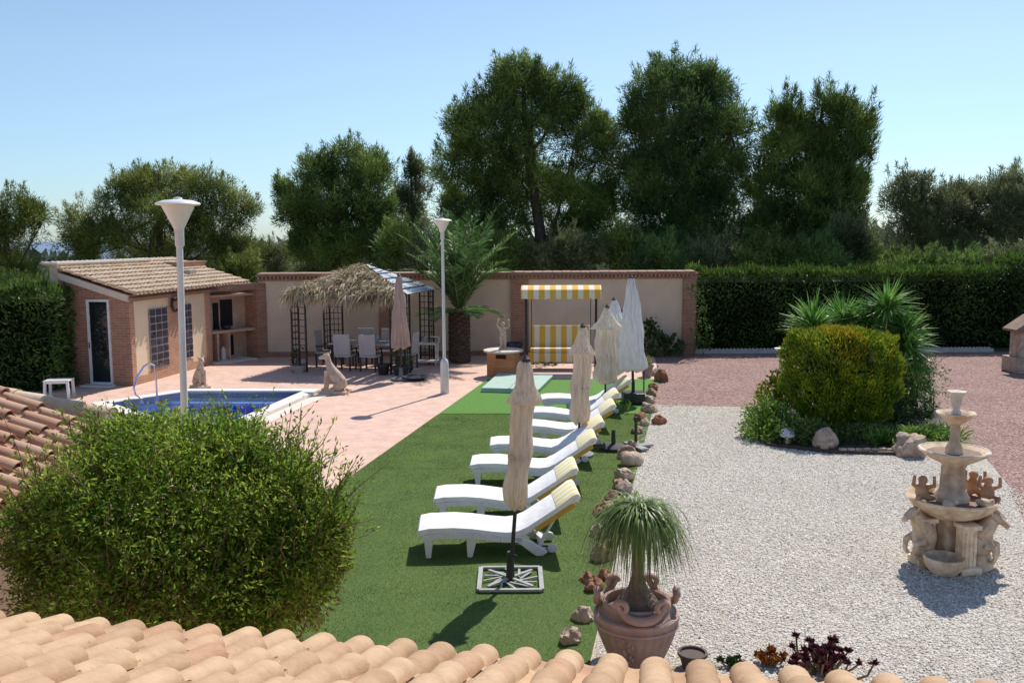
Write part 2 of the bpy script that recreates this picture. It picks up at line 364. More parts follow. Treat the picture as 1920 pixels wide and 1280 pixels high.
# ================================================================== SETTING
# --- terrain: one sheet to the horizon
def terrain_z(x, y):
    r = math.hypot(x, y)
    z = -.02 if r > 28.5 else -1.6
    if y > 31: z -= min((y - 31) * .05, 1.0)
    if r > 70: z -= min((r - 70) * .05, 26)
    if r > 900: z += (r - 900) * .004 * (1 + .3 * math.sin(math.atan2(x, y) * 9) + .2 * math.sin(math.atan2(x, y) * 23 + 1))
    return z
mb = MB(); radii = [0, 14, 28, 29.5, 31, 34, 38, 44, 52, 62, 75, 100, 150, 250, 400, 650, 900, 1300, 2000, 3000, 4500, 6500]; na = 96
for r in radii:
    for j in range(na):
        a = 2 * PI * j / na; x, y = r * math.sin(a), r * math.cos(a); mb.v.append((x, y, terrain_z(x, y)))
for i in range(len(radii) - 1):
    for j in range(na):
        mb.f.append((i * na + j, i * na + (j + 1) % na, (i + 1) * na + (j + 1) % na, (i + 1) * na + j))
m, nt, b = base_mat('dry ground')
p = coords(nt, 'World'); ln = N(nt, 'ShaderNodeVectorMath', operation='LENGTH'); nt.links.new(p, ln.inputs[0])
n = N(nt, 'ShaderNodeTexNoise', Scale=.02, Detail=9.0, Roughness=.7); nt.links.new(p, n.inputs['Vector'])
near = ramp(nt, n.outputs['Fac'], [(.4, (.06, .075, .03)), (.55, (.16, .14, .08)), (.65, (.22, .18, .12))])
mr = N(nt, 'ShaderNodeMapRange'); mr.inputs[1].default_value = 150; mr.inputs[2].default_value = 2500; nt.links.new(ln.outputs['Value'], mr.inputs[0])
mx = N(nt, 'ShaderNodeMix', data_type='RGBA'); nt.links.new(mr.outputs[0], mx.inputs[0]); nt.links.new(near, mx.inputs[6]); mx.inputs[7].default_value = (.19, .26, .36, 1)  # distant ground turns blue-grey: aerial haze painted into the base colour
nt.links.new(mx.outputs[2], b.inputs['Base Color']); b.inputs['Roughness'].default_value = 1; b.inputs['Specular IOR Level'].default_value = 0
o = mb.build('ground', m, smooth=True); kind(o)

# --- patio paving (with a hole for the pool)
M_pave = brick_mat('pink pavers', (.69, .45, .355), (.74, .50, .40), (.62, .43, .34), w=.4, h=.2, ms=.006, vertical=False, rot=math.radians(-13), bs=.5, bumpstr=.2)
pool = [G(352, 741), G(570, 741), G(385, 822), G(205, 764)]
def flat_poly(outer, z, hole=None):
    bm = bmesh.new(); mb = MB()
    if hole is None:
        n = len(outer); mb.add([(p[0], p[1], z) for p in outer], [tuple(range(n))]); bm.free(); return mb
    vs = [bm.verts.new((p[0], p[1], z)) for p in outer]; es = [bm.edges.new((vs[i], vs[(i + 1) % len(vs)])) for i in range(len(vs))]
    hs = [bm.verts.new((p[0], p[1], z)) for p in hole]; es += [bm.edges.new((hs[i], hs[(i + 1) % len(hs)])) for i in range(len(hs))]
    bmesh.ops.triangle_fill(bm, edges=es, use_beauty=True)
    bm.verts.index_update(); mb.add([v.co[:] for v in bm.verts], [tuple(v.index for v in f.verts) for f in bm.faces]); bm.free(); return mb
cx = sum(p.x for p in pool) / 4; cy = sum(p.y for p in pool) / 4
def scaled(off):   # offset outwards of the convex quad
    n = 4; out = []
    for i in range(n):
        a, b_, c = pool[i - 1], pool[i], pool[(i + 1) % n]
        d1 = (b_ - a).normalized(); d2 = (c - b_).normalized()
        n1 = Vector((-d1.y, d1.x, 0)); n2 = Vector((-d2.y, d2.x, 0))   # pool listed clockwise -> left normal points outwards
        bis = (n1 + n2).normalized(); out.append(b_ + bis * off / max(bis.dot(n1), .4))
    return out
patio_out = [(-30, 1), (0, 1), G(1112, 1290), G(1195, 880), G(1232, 690), (4.6, 29.2), (-30, 29.2)]
kind(flat_poly(patio_out, .012, scaled(.02)).build('patio', M_pave))
# --- turf
turf_m, nt, b = base_mat('artificial turf')
v = coords(nt, 'World')
n1 = N(nt, 'ShaderNodeTexNoise', Scale=70.0, Detail=6.0, Roughness=.8); nt.links.new(v, n1.inputs['Vector'])
n2 = N(nt, 'ShaderNodeTexNoise', Scale=1.3, Detail=5.0); nt.links.new(v, n2.inputs['Vector'])
a_ = ramp(nt, n1.outputs['Fac'], [(.3, (.03, .065, .010)), (.5, (.09, .155, .024)), (.72, (.19, .27, .06))])
mx = N(nt, 'ShaderNodeMix', data_type='RGBA', blend_type='MULTIPLY'); mx.inputs[0].default_value = .7; nt.links.new(a_, mx.inputs[6])
nt.links.new(ramp(nt, n2.outputs['Fac'], [(.3, (.66, .72, .66)), (.5, (.9, .92, .9)), (.68, (1.0, .97, .9))]), mx.inputs[7])
nt.links.new(mx.outputs[2], b.inputs['Base Color']); b.inputs['Roughness'].default_value = .85; bump(nt, b, n1.outputs['Fac'], .8, .02)
turf_n, nt, b = base_mat('bright artificial turf')
v = coords(nt, 'World'); n1 = N(nt, 'ShaderNodeTexNoise', Scale=60.0, Detail=6.0, Roughness=.8); nt.links.new(v, n1.inputs['Vector'])
nt.links.new(ramp(nt, n1.outputs['Fac'], [(.3, (.04, .12, .008)), (.5, (.075, .22, .014)), (.72, (.14, .33, .03))]), b.inputs['Base Color']); b.inputs['Roughness'].default_value = .85; bump(nt, b, n1.outputs['Fac'], .8, .02)
def edge(a, b, y):   # x on line a-b at depth of pixel row y
    t = (y - a[1]) / (b[1] - a[1]); return (a[0] + (b[0] - a[0]) * t, y)
TL, TM = (915, 712), (460, 1035)
poly = [G(*edge(TL, TM, 778)), G(1222, 778), G(1195, 880), G(1150, 1060), G(1110, 1230), G(1085, 1330), G(230, 1330), G(300, 1148), G(460, 1035)]
kind(flat_poly([(p.x, p.y) for p in poly], .024).build('lawn', turf_m))
poly = [G(*TL), G(1235, 712), G(1222, 777.2), G(*edge(TL, TM, 777.2))]
kind(flat_poly([(p.x, p.y) for p in poly], .026).build('lawn', turf_n))
mb = MB()
for yy in (878,):
    a, b_ = G(*edge(TL, TM, yy), .0275), G(1196 - (yy - 878) * .25, yy, .0275); mb.bar(a, b_, .007, .002)
kind(mb.build('turf_seam', mat('turf seam', (.03, .05, .015), bmp=0)))
def in_poly(poly, x, y):
    c = np.zeros(len(x), bool); j = len(poly) - 1
    for i in range(len(poly)):
        xi, yi, xj, yj = poly[i][0], poly[i][1], poly[j][0], poly[j][1]
        c ^= ((yi > y) != (yj > y)) & (x < (xj - xi) * (y - yi) / (yj - yi + 1e-12) + xi); j = i
    return c
ML_turf = leaf_mat('turf blades', (.055, .10, .016), (.15, .25, .036), (.29, .38, .08), scale=1.6, trans=.4)
rng = np.random.default_rng(17); n = 620000; u = rng.random(n) ** .8; Yv = 7.0 + 12.5 * u; Xv = rng.uniform(-4.5, 2.9, n)
pol_ = [G(*edge(TL, TM, 778)), G(1222, 778), G(1195, 880), G(1150, 1060), G(1110, 1230), G(1085, 1330), G(230, 1330), G(300, 1148), G(460, 1035)]
k_in = in_poly([(q.x, q.y) for q in pol_], Xv, Yv); P = np.stack([Xv[k_in], Yv[k_in], np.full(k_in.sum(), .024)], 1)
o = lf('grass', P, np.array([0, -.25, 1.0]) + rng.normal(size=P.shape) * .45, rng.uniform(.008, .02, len(P)), .0045, ML_turf, None, rng); o['kind'] = 'stuff'; o['label'] = 'short green pile of the artificial lawn'
# --- gravels
M_wg = gravel_mat('white gravel', [(0, (.44, .38, .31)), (.2, (.59, .525, .445)), (.6, (.70, .64, .56)), (1, (.82, .77, .70))], 58)
M_rg = gravel_mat('red gravel', [(0, (.17, .085, .07)), (.3, (.31, .17, .14)), (.7, (.42, .25, .215)), (1, (.55, .40, .36))], 30)
kind(flat_poly([(2.6, 3), (30, 3), (30, 29.6), (4.4, 29.6), G(1236, 690)[:2], G(1190, 880)[:2], G(1110, 1260)[:2]], .006).build('red_gravel_ground', M_rg))
wpts = [(1105, 1260), (1190, 884), (1216, 763), (1400, 764), (1560, 800), (1700, 850), (1770, 852), (1850, 862), (1885, 905), (1925, 990), (2000, 1150), (2100, 1600), (1150, 1600)]
kind(flat_poly([G(*p)[:2] for p in wpts], .016).build('white_gravel_ground', M_wg))

# --- scattered pebbles for relief near camera
def pebbles(name, poly, n, m, smin, smax, seed):
    rng = np.random.default_rng(seed); xs = [p[0] for p in poly]; ys = [p[1] for p in poly]
    P = []
    def inside(x, y):
        c = False; j = len(poly) - 1
        for i in range(len(poly)):
            if (poly[i][1] > y) != (poly[j][1] > y) and x < (poly[j][0] - poly[i][0]) * (y - poly[i][1]) / (poly[j][1] - poly[i][1]) + poly[i][0]: c = not c
            j = i
        return c
    while len(P) < n:
        x, y = rng.uniform(min(xs), max(xs)), rng.uniform(min(ys), max(ys))
        if inside(x, y): P.append((x, y, .018))
    P = np.array(P); s = rng.uniform(smin, smax, n)
    base = np.array([[-1, -1, 0], [1, -1, 0], [1, 1, 0], [-1, 1, 0], [-.5, -.5, .8], [.5, -.5, .8], [.5, .5, .8], [-.5, .5, .8]])
    th = rng.uniform(0, 2 * PI, n); c, si = np.cos(th), np.sin(th)
    Bv = base[None] * (1 + rng.normal(size=(n, 8, 3)) * .25)
    X = Bv[:, :, 0] * c[:, None] - Bv[:, :, 1] * si[:, None]; Y = Bv[:, :, 0] * si[:, None] + Bv[:, :, 1] * c[:, None]
    V = np.stack([X, Y * .8, Bv[:, :, 2]], -1) * s[:, None, None] + P[:, None, :]
    q = np.array([[4, 5, 6, 7], [0, 1, 5, 4], [1, 2, 6, 5], [2, 3, 7, 6], [3, 0, 4, 7]])
    Q = (np.arange(n)[:, None, None] * 8 + q[None]).reshape(-1, 4)
    return kind(np_mesh(name, V.reshape(-1, 3), 0, 0, m, quads=Q), 'stuff')
mm, nt, b = base_mat('white pebble'); g = nt.nodes.new('ShaderNodeNewGeometry')
nt.links.new(ramp(nt, g.outputs['Random Per Island'], [(0, (.42, .36, .30)), (.25, (.62, .56, .49)), (.6, (.74, .685, .61)), (1, (.84, .80, .74))]), b.inputs['Base Color']); b.inputs['Roughness'].default_value = .85
pebbles('gravel', [(2.0, 7), (6.5, 7), (7.5, 14), (7, 19), (2.9, 20), (1.9, 14), (1.1, 8)], 60000, mm, .006, .0125, 3)['label'] = 'loose white gravel stones'

# --- pool
M_cope = mat('white pool coping', (.80, .74, .68), (.70, .63, .56), scale=3, bmp=.1)
t = thing('swimming_pool', 'blue mosaic swimming pool with white coping set in pink patio', 'pool', (cx, cy, 0))
def loc_(pts): return [(p[0] - cx, p[1] - cy) for p in pts]
i0 = loc_(scaled(-.02)); i1 = loc_(scaled(.30)); i2 = loc_(scaled(.30)); i3 = loc_(scaled(.62))
def ring(mb, a, b, z0, z1):
    n = len(a)
    vs = [(p[0], p[1], z) for z in (z0, z1) for p in a] + [(p[0], p[1], z) for z in (z0, z1) for p in b]
    f = []
    for i in range(n):
        j = (i + 1) % n
        f += [(i, j, n + j, n + i), (2 * n + i, 3 * n + i, 3 * n + j, 2 * n + j), (n + i, n + j, 3 * n + j, 3 * n + i), (i, 2 * n + i, 2 * n + j, j)]
    return mb.add(vs, f)
ring(MB(), i0, i1, -.15, .12).build('coping', M_cope, t, bevel=.015)
ring(MB(), loc_(scaled(.302)), i3, -.05, .03).build('curb', mat('cream curb', (.76, .66, .58), (.68, .57, .49), scale=3), t)
M_mos = brick_mat('blue mosaic', (.012, .13, .72), (.03, .20, .85), (.15, .35, .8), w=.10, h=.10, ms=.006, vertical=True, bs=.2, offset=0, bumpstr=.05)
M_mosh = brick_mat('blue mosaic floor', (.012, .16, .80), (.03, .24, .92), (.2, .45, .9), w=.10, h=.10, ms=.006, vertical=False, bs=.2, offset=0, bumpstr=.05)
mb = MB(); n = 4; A = i0
mb.add([(p[0], p[1], .10) for p in A] + [(p[0], p[1], -1.3) for p in A], [(i, (i + 1) % n, n + (i + 1) % n, n + i) for i in range(n)]); mb.build('pool_wall', M_mos, t)
MB().add([(p[0], p[1], -1.3) for p in A], [(0, 1, 2, 3)]).build('pool_floor', M_mosh, t)
# steps at far side: slabs across
M_nose = mat('white step nosing', (.45, .6, .8), (.4, .5, .75), bmp=0)
a0, a1 = Vector(A[0] + (0,)), Vector(A[1] + (0,)); lft = (Vector(A[3] + (0,)) - a0).normalized(); rgt = (Vector(A[2] + (0,)) - a1).normalized()
for k in range(5):
    d0, d1 = .35 * k + .45, .35 * (k + 1) + .45; z = -.12 - .22 * k
    p = [a0 + lft * (d0 - .35), a1 + rgt * (d0 - .35), a1 + rgt * d0, a0 + lft * d0]
    st = MB().prism([(q.x, q.y) for q in p], -1.28, z).build('step', M_mosh, t)
    MB().bar(p[3] + Vector((0, 0, z + .006)), p[2] + Vector((0, 0, z + .006)), .05, .02).build('nosing', M_nose, st)
wm, nt, b = base_mat('pool water'); nt.nodes.remove(b)
gl = N(nt, 'ShaderNodeBsdfGlass', IOR=1.33, Roughness=.0); gl.inputs['Color'].default_value = (.75, .92, 1, 1)
tr = nt.nodes.new('ShaderNodeBsdfTransparent'); tr.inputs['Color'].default_value = (.85, .95, 1, 1)
gs = N(nt, 'ShaderNodeBsdfGlossy', Roughness=.02); fr = N(nt, 'ShaderNodeFresnel', IOR=1.33); ms = nt.nodes.new('ShaderNodeMixShader')
fm = N(nt, 'ShaderNodeMath', operation='MULTIPLY'); nt.links.new(fr.outputs[0], fm.inputs[0]); fm.inputs[1].default_value = .45; nt.links.new(fm.outputs[0], ms.inputs[0]); nt.links.new(tr.outputs[0], ms.inputs[1]); nt.links.new(gs.outputs[0], ms.inputs[2]); nt.links.new(ms.outputs[0], nt.nodes['Material Output'].inputs[0])
nn = N(nt, 'ShaderNodeTexNoise', Scale=3.0, Detail=3.0); nt.links.new(coords(nt), nn.inputs['Vector']); bp = N(nt, 'ShaderNodeBump', Strength=.15, Distance=.05); nt.links.new(nn.outputs['Fac'], bp.inputs['Height'])
nt.links.new(bp.outputs['Normal'], gs.inputs['Normal']); nt.links.new(bp.outputs['Normal'], fr.inputs['Normal'])
MB().add([(p[0] * .999, p[1] * .999, -.06) for p in A], [(0, 1, 2, 3)]).build('water', wm, t)
# handrail
hr = G(285, 757); t = thing('pool_handrail', 'curved stainless steel handrail at the pool steps', 'handrail', hr, math.radians(-10))
for s, (pa) in enumerate([[(-.26, 0, 0), (-.26, 0, .12), (-.40, .0, .2), (-.44, 0, .35), (-.34, 0, .62), (-.16, 0, .86), (-.02, 0, .94), (.10, .02, .88), (.12, .02, .7), (.12, .02, 0)]]):
    MB().tube(pa, .022, 8).build('rail', M_chrome, t, smooth=True)
    for q in (pa[0], pa[-1]): MB().lathe([(.05, 0), (.05, .014), (.025, .02)], 12, (q[0], q[1], .012)).build('flange', M_chrome, t)

# ================================================================== GARDEN WALL
WY = G(900, 667).y
xa, xb = D(486, 600, WY).x, D(1303, 600, WY).x
HW = D(960, 524, WY).z; HT = D(960, 508, WY).z
t = thing('garden_wall', 'long peach rendered garden wall with brick piers and tiled coping', 'wall', (xa, WY, 0))
L = xb - xa
MB().b2((0, 0, 0), (L, .22, HW)).build('wall_panel', M_wall, t)
MB().b2((0, -.03, 0), (L, .0, .17)).build('skirting', M_cop, t)
mb = MB().b2((-.02, -.06, HW), (L + .05, .26, HW + .07))
for i in range(int(L / .125)): mb.box((i * .125 + .06, -.075, HW + .105), (.07, .16, .07))
mb.b2((-.02, -.035, HW + .07), (L + .05, .25, HW + .14)); mb.b2((-.04, -.13, HW + .142), (L + .08, .32, HW + .19)); mb.build('brick_frieze', M_brick, t)
mb = MB()
for i in range(int(L / .3)): mb.box((i * .3 + .17, .09, HW + .225 + random.uniform(-.004, .004)), (.292, .50, .05), rx=math.radians(3))
mb.build('coping', M_cop, t, bevel=.01)
for px0, px1 in ((958, 991), (1279, 1304), (711, 737), (1108, 1116)):
    if px0 == 1108: continue
    x0, x1 = D(px0, 600, WY).x - xa, D(px1, 600, WY).x - xa
    MB().b2((x0, -.09, 0), (x1, -.002, HW)).build('brick_pier', M_brick, t)

# ================================================================== HEDGES AND FAR EDGING
def hedge(name, label, x0, x1, y0, y1, z1, seed, dens=420, tipn=120, group=None, bulge=.12):
    t = thing(name, label, 'hedge', ((x0 + x1) / 2, (y0 + y1) / 2, 0), 0, group); rng = np.random.default_rng(seed)
    w, d = (x1 - x0) / 2, (y1 - y0) / 2
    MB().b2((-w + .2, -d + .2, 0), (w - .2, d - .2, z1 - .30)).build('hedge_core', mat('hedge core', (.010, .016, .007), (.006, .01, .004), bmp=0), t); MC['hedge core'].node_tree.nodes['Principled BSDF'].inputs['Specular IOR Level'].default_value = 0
    def face(n, fx, fy, fz, nx, ny, nz):
        P = np.stack([fx(n), fy(n), fz(n)], 1); nv = np.array([nx, ny, nz])
        und = (np.sin(P[:, 0] * 3.1 + P[:, 2] * 2) + np.sin(P[:, 2] * 4.3 + P[:, 1] * 3.7 + 1)) * bulge * .3 + rng.normal(size=n) * .06
        return P + nv * und[:, None], nv + rng.normal(size=(n, 3)) * .7 + np.array([0, 0, .45])
    U = lambda a, b: (lambda n: rng.uniform(a, b, n)); K = lambda c: (lambda n: np.full(n, c))
    parts = [face(int(dens * 2 * w * z1), U(-w, w), K(-d + .05), U(0, z1), 0, -1, 0),
             face(int(dens * 2 * d * z1), K(w - .05), U(-d, d), U(0, z1), 1, 0, 0), face(int(dens * 2 * d * z1), K(-w + .05), U(-d, d), U(0, z1), -1, 0, 0)]
    P = np.concatenate([p[0] for p in parts]); Dd = np.concatenate([p[1] for p in parts])
    lf('foliage', P, Dd, rng.uniform(.08, .2, len(P)), .05, ML_hedge, t, rng)
    n = int(dens * 2 * w * 2 * d * 1.4); P, Dd = face(n, U(-w, w), U(-d, d), K(z1 - .08), 0, 0, 1); Dd[:, 2] += .9
    P[:, 2] += .12 * np.maximum(0, np.sin(P[:, 0] * 5.3) * np.sin(P[:, 0] * 1.7 + 1)) + .05
    lf('hedge_top', P, Dd, rng.uniform(.1, .26, n), .05, ML_hedget, t, rng)
    return t
HY = WY + .9
hedge('cypress_hedge', 'tall dark clipped cypress hedge behind the red gravel', D(1296, 600, HY).x, D(1905, 600, HY).x, HY, HY + 1.3, D(1500, 511, HY).z - .05, 11)
hx = D(1893, 560, 27).x
hedge('cypress_hedge', 'nearer leafy hedge end at the right, behind the small stone barbecue', D(1912, 560, HY - .3).x, 20, HY - .4, HY + 1.4, D(1900, 494, HY).z, 12)
hy = G(70, 738).y
hedge('cypress_hedge', 'clipped green hedge left of the brick pool house, behind the white stool', -17, D(116, 600, hy + .6).x - .05, hy + .2, hy + 1.9, D(60, 552, hy).z, 13)
t = thing('garden_edging', 'low white scalloped edging in front of the long hedge', 'edging', (D(1214, 660, WY).x, WY + .15, 0))
mb = MB(); Ledge = D(1868, 660, WY).x - D(1214, 660, WY).x; mb.b2((0, 0, 0), (Ledge, .05, .12))
for i in range(int(Ledge / .12)): mb.lathe([(.055, 0), (.055, .045)], 10, (0, 0, 0)); mb.v[-20:] = [(i * .12 + .06 + v[0], .002 + v[2], .12 + v[1]) for v in mb.v[-20:]]
mb.build('scalloped_slab', mat('edging concrete', (.50, .48, .46), (.38, .36, .34)), t)
kind(MB().b2((t.location.x, WY + .25, -.01), (t.location.x + Ledge + 3, HY + .4, .045)).build('flower_bed_soil', M_strap))

# ================================================================== TILED ROOFS
def roof_tiles(mb, ncol, nrow, pitch, expo, slope, rng, jit=.004, seg=10):
    """local frame: x along eave, +y up slope (horizontal run), z up; eave line at y=0,z=0"""
    ca, sa = math.cos(slope), math.sin(slope); up = Vector((0, ca, sa)); nrm = Vector((0, -sa, ca)); X = Vector((1, 0, 0))
    Lt = expo * 1.28
    for i in range(ncol):
        for j in range(nrow - 1, -1, -1):
            for cover in (0, 1):
                r0 = pitch * (.36 if cover else .33); r1 = r0 * .82 if cover else r0 * 1.0
                x = (i + (.5 if cover else 0)) * pitch + rng.normal() * jit; s0 = j * expo - (.05 if cover else .1) + rng.normal() * jit * 2
                tilt = .028 if cover else .014
                base = nrm * ((.05 if cover else .045 + r0 * .55) + rng.normal() * .002); th = .013; yaw = rng.normal() * .006
                rows = []
                for (s, r, lift) in ((s0, r0, tilt + .012), (s0 + Lt, r1, 0)):
                    for rr in (r, r - th):
                        row = []
                        for k in range(seg + 1):
                            a = PI * k / seg if cover else PI + PI * k / seg
                            hgt = math.sin(a) * rr * (.82 if cover else .55)
                            row.append(X * (x + math.cos(a) * rr + yaw * s) + up * s + base + nrm * (hgt + lift))
                        rows.append(row)
                n = seg + 1; vs = [v for row in rows for v in row]      # rows: outer0 inner0 outer1 inner1
                fs = []
                for k in range(seg):
                    fs += [(k, k + 1, 2 * n + k + 1, 2 * n + k), (k, n + k, n + k + 1, k + 1), (n + k, 3 * n + k, 3 * n + k + 1, n + k + 1)]
                mb.add(vs, fs)
def tiles_obj(name, parent, m, loc, rz, *a, **k):
    mb = MB(); roof_tiles(mb, *a, **k)
    me = bpy.data.meshes.new(name); me.from_pydata(mb.v, [], mb.f)
    bm = bmesh.new(); bm.from_mesh(me); bmesh.ops.recalc_face_normals(bm, faces=bm.faces); bm.to_mesh(me); bm.free(); me.shade_smooth(); me.set_sharp_from_angle(angle=math.radians(50))
    o = bpy.data.objects.new(name, me); C.objects.link(o); me.materials.append(m); o.parent = parent; o.location = loc; o.rotation_euler = (0, 0, rz); return o

ZE = 1.78
p0 = G(0, 1203, ZE); p1 = G(1920, 1352, ZE); ev = (p1 - p0).normalized(); EA = math.atan2(ev.y, ev.x)
print('eave angle', math.degrees(EA), p0, p1)
t = thing('house', 'near house with orange barrel tile roofs and peach walls', 'house', (0, 0, 0))
SL = math.radians(19.5)
st = p0 - ev * 2.9; width = 8.6; pitch = .19
# local +y must point back toward the camera: rotate frame by EA+pi, starting from the right end
end = st + ev * width
tiles_obj('roof', t, M_tile, end, EA + PI, int(width / pitch), 10, pitch, .34, SL, np.random.default_rng(5))
rt = Matrix.Rotation(EA + PI, 3, 'Z')
def rl(x, y, z=0): return end + rt @ Vector((x, y, z))
mb = MB(); s_ = math.tan(SL)
c_ = [rl(.0, .05, -.02), rl(width, .05, -.02), rl(width, 3.35, 3.3 * s_ - .02), rl(0, 3.35, 3.3 * s_ - .02)]
mb.add(c_ + [p - Vector((0, 0, .12)) for p in c_], [(0, 1, 2, 3), (4, 5, 6, 7), (0, 1, 5, 4), (1, 2, 6, 5), (2, 3, 7, 6), (3, 0, 4, 7)]); mb.build('roof_deck', M_peach, t)
mb = MB(); c_ = [rl(.1, .3), rl(width - .1, .3), rl(width - .1, .55), rl(.1, .55)]; mb.prism([(p.x, p.y) for p in c_], 0, ZE - .05).build('wall', M_peach, t)
# left wing
q0 = G(0, 962, ZE); az = -EA + 0.02; a_dir = Vector((math.sin(az), math.cos(az), 0)); tfar = 1.85
near = q0 - a_dir * 3.4; wl = 3.4 + tfar
rzl = math.atan2(a_dir.y, a_dir.x)       # local x along eave away from the camera, +y to the left (up slope)
tiles_obj('roof', t, M_tile2, near, rzl, int(wl / pitch), 8, pitch, .36, SL, np.random.default_rng(6))
rw = Matrix.Rotation(rzl, 3, 'Z')
def wlp(x, y, z=0): return near + rw @ Vector((x, y, z))
c_ = [wlp(0, .05, -.02), wlp(wl + .02, .05, -.02), wlp(wl + .02, 2.7, 2.65 * s_ - .02), wlp(0, 2.7, 2.65 * s_ - .02)]
MB().add(c_ + [p - Vector((0, 0, .12)) for p in c_], [(0, 1, 2, 3), (4, 5, 6, 7), (0, 1, 5, 4), (1, 2, 6, 5), (2, 3, 7, 6), (3, 0, 4, 7)]).build('roof_deck', M_peach, t)
c_ = [wlp(.1, .22), wlp(wl, .22), wlp(wl, .45), wlp(.1, .45)]; MB().prism([(p.x, p.y) for p in c_], 0, ZE - .05).build('wall', M_peach, t)
# far parapet with sloping ridge tiles
ca = onwall(0, 742, wlp(wl, 0), wlp(wl, 1)); cb = onwall(185, 778, wlp(wl, 0), wlp(wl, 1))
za, zb = ca[1] , cb[1]; ya, yb = ca[0], cb[0]; k_ = (za - zb) / (ya - yb); yo = 3.0; zo = za + k_ * (yo - ya)
mb = MB(); pr = [(yb, 0), (yo, 0), (yo, zo - .06), (yb, zb - .06)]
vs = [wlp(wl + .03, y, z - ZE) for y, z in pr] + [wlp(wl + .25, y, z - ZE) for y, z in pr]
mb.add(vs, [(0, 1, 2, 3), (4, 7, 6, 5), (0, 4, 5, 1), (1, 5, 6, 2), (2, 6, 7, 3), (3, 7, 4, 0)]).build('parapet', M_peach, t)
mb = MB(); yy = yb - .03
while yy < yo:
    a = wlp(wl + .14, yy, zb + k_ * (yy - yb) - ZE - .05); b_ = wlp(wl + .14, yy + .36, zb + k_ * (yy + .36 - yb) - ZE - .05); mb.tube([a, b_], [.105, .09], 12); yy += .33
mb.build('ridge_tile', M_tile3, t, smooth=True)

# ================================================================== POOL HOUSE
ca0 = G(249, 724); cb0 = G(397, 683)
ua = (cb0 - ca0).normalized(); HA = math.atan2(ua.y, ua.x)      # wall runs along local +x ; local +y = left/back
t = thing('pool_house', 'low brick and peach pool house with tiled lean-to roof and built-in barbecue', 'building', ca0, HA)
Lw = (cb0 - ca0).length; ZH = onwall(249, 551, ca0, cb0)[1]
print('poolhouse', ca0, cb0, Lw, ZH, math.degrees(HA))
Wd = 1.85
fL = Vector((-math.sin(HA), math.cos(HA)))
def wpt(px, py): return onwall(px, py, ca0, cb0)
w1a, w1b = wpt(277, 580), wpt(316, 684); w2a, w2b = wpt(333, 572), wpt(361, 668)
MB().b2((0.0, 0, 0), (Lw, .2, ZH)).build('wall', mat('sun brightened render', (.86, .71, .49), (.78, .62, .42), scale=1.6, bmp=.15, bscale=60), t)  # albedo raised to paint in sunlight that only grazes this wall
MB().b2((-.012, -.03, 0), (Lw, -.001, .22)).build('skirting', M_bricksun, t)
# front facade, brick, around the door : local x=0 plane, y from 0..Wd
def fpt(px, py):
    a = ca0; b_ = Vector((ca0.x + fL.x, ca0.y + fL.y, 0)); return onwall(px, py, a, b_)
d0 = fpt(163, 561); d1 = fpt(213, 700); dy0, dy1 = min(d0[0], d1[0]), max(d0[0], d1[0]); dz = d0[1]
print('door', dy0, dy1, dz, 'left', fpt(112, 560))
s_h = .30
mb = MB()
def wedge(mb, y0, y1, z0, x0=-.02, x1=.2, extra=0):
    za, zb = ZH + y0 * s_h + extra, ZH + y1 * s_h + extra
    vs = [(x, y, z) for x in (x0, x1) for (y, z) in ((y0, z0), (y1, z0), (y1, zb), (y0, za))]
    return mb.add(vs, [(0, 1, 2, 3), (4, 7, 6, 5), (0, 4, 5, 1), (1, 5, 6, 2), (2, 6, 7, 3), (3, 7, 4, 0)])
wedge(mb, -.015, dy0, 0); wedge(mb, dy0, dy1, dz); wedge(mb, dy1, Wd, 0)
mb.build('brick_facade', M_brick, t)
mb = MB(); wedge(mb, -.06, Wd + .15, 0, -.12, -.022, 0); mb.v = [(v[0], v[1], v[2] if v[2] > 1 else ZH + v[1] * s_h - .17) for v in mb.v]
mb.build('verge_board', mat('pale cream trim', (.66, .57, .47), (.58, .48, .38)), t)
MB().b2((-.015, -.035, .22), (.02, -.002, ZH - .02)).build('corner_brick', M_bricksun, t)
mb = MB().b2((.0, -.032, .22), (.16, -.001, ZH - .02)); mb.build('corner_brick', M_bricksun, t)
mb = MB().b2((w1b[0] + .01, -.03, .22), (w2a[0] - .01, -.001, w1a[1])).build('brick_panel', M_bricksun, t)
mb = MB().b2((w1a[0] - .0, -.026, .22), (w2b[0], -.001, w1b[1] + .02)); mb.build('brick_panel', M_bricksun, t)
MB().b2((Lw - .28, -.04, 0), (Lw, .25, ZH - .02)).build('brick_pier', M_bricksun, t)
# glass-block windows
M_gb = mat('glass block', (.10, .09, .11), (.03, .03, .04), scale=9, rough=.12, bmp=.3, bscale=12)
for (a, b_) in ((w1a, w1b), (w2a, w2b)):
    x0, x1 = a[0], b_[0]; z1, z0 = a[1], b_[1]
    w = MB().b2((x0, -.034, z0), (x1, -.0275, z1)).build('window', mat('glass block joints', (.42, .38, .40), (.34, .3, .32), bmp=0), t)
    nx = 3 if x1 - x0 > .7 else 3; nz = 8; mb = MB()
    for i in range(nx):
        for j in range(nz):
            ww, hh = (x1 - x0) / nx, (z1 - z0) / nz; mb.box((x0 + (i + .5) * ww, -.04, z0 + (j + .5) * hh), (ww * .84, .02, hh * .84))
    mb.build('glass_block', M_gb, w, bevel=.01)
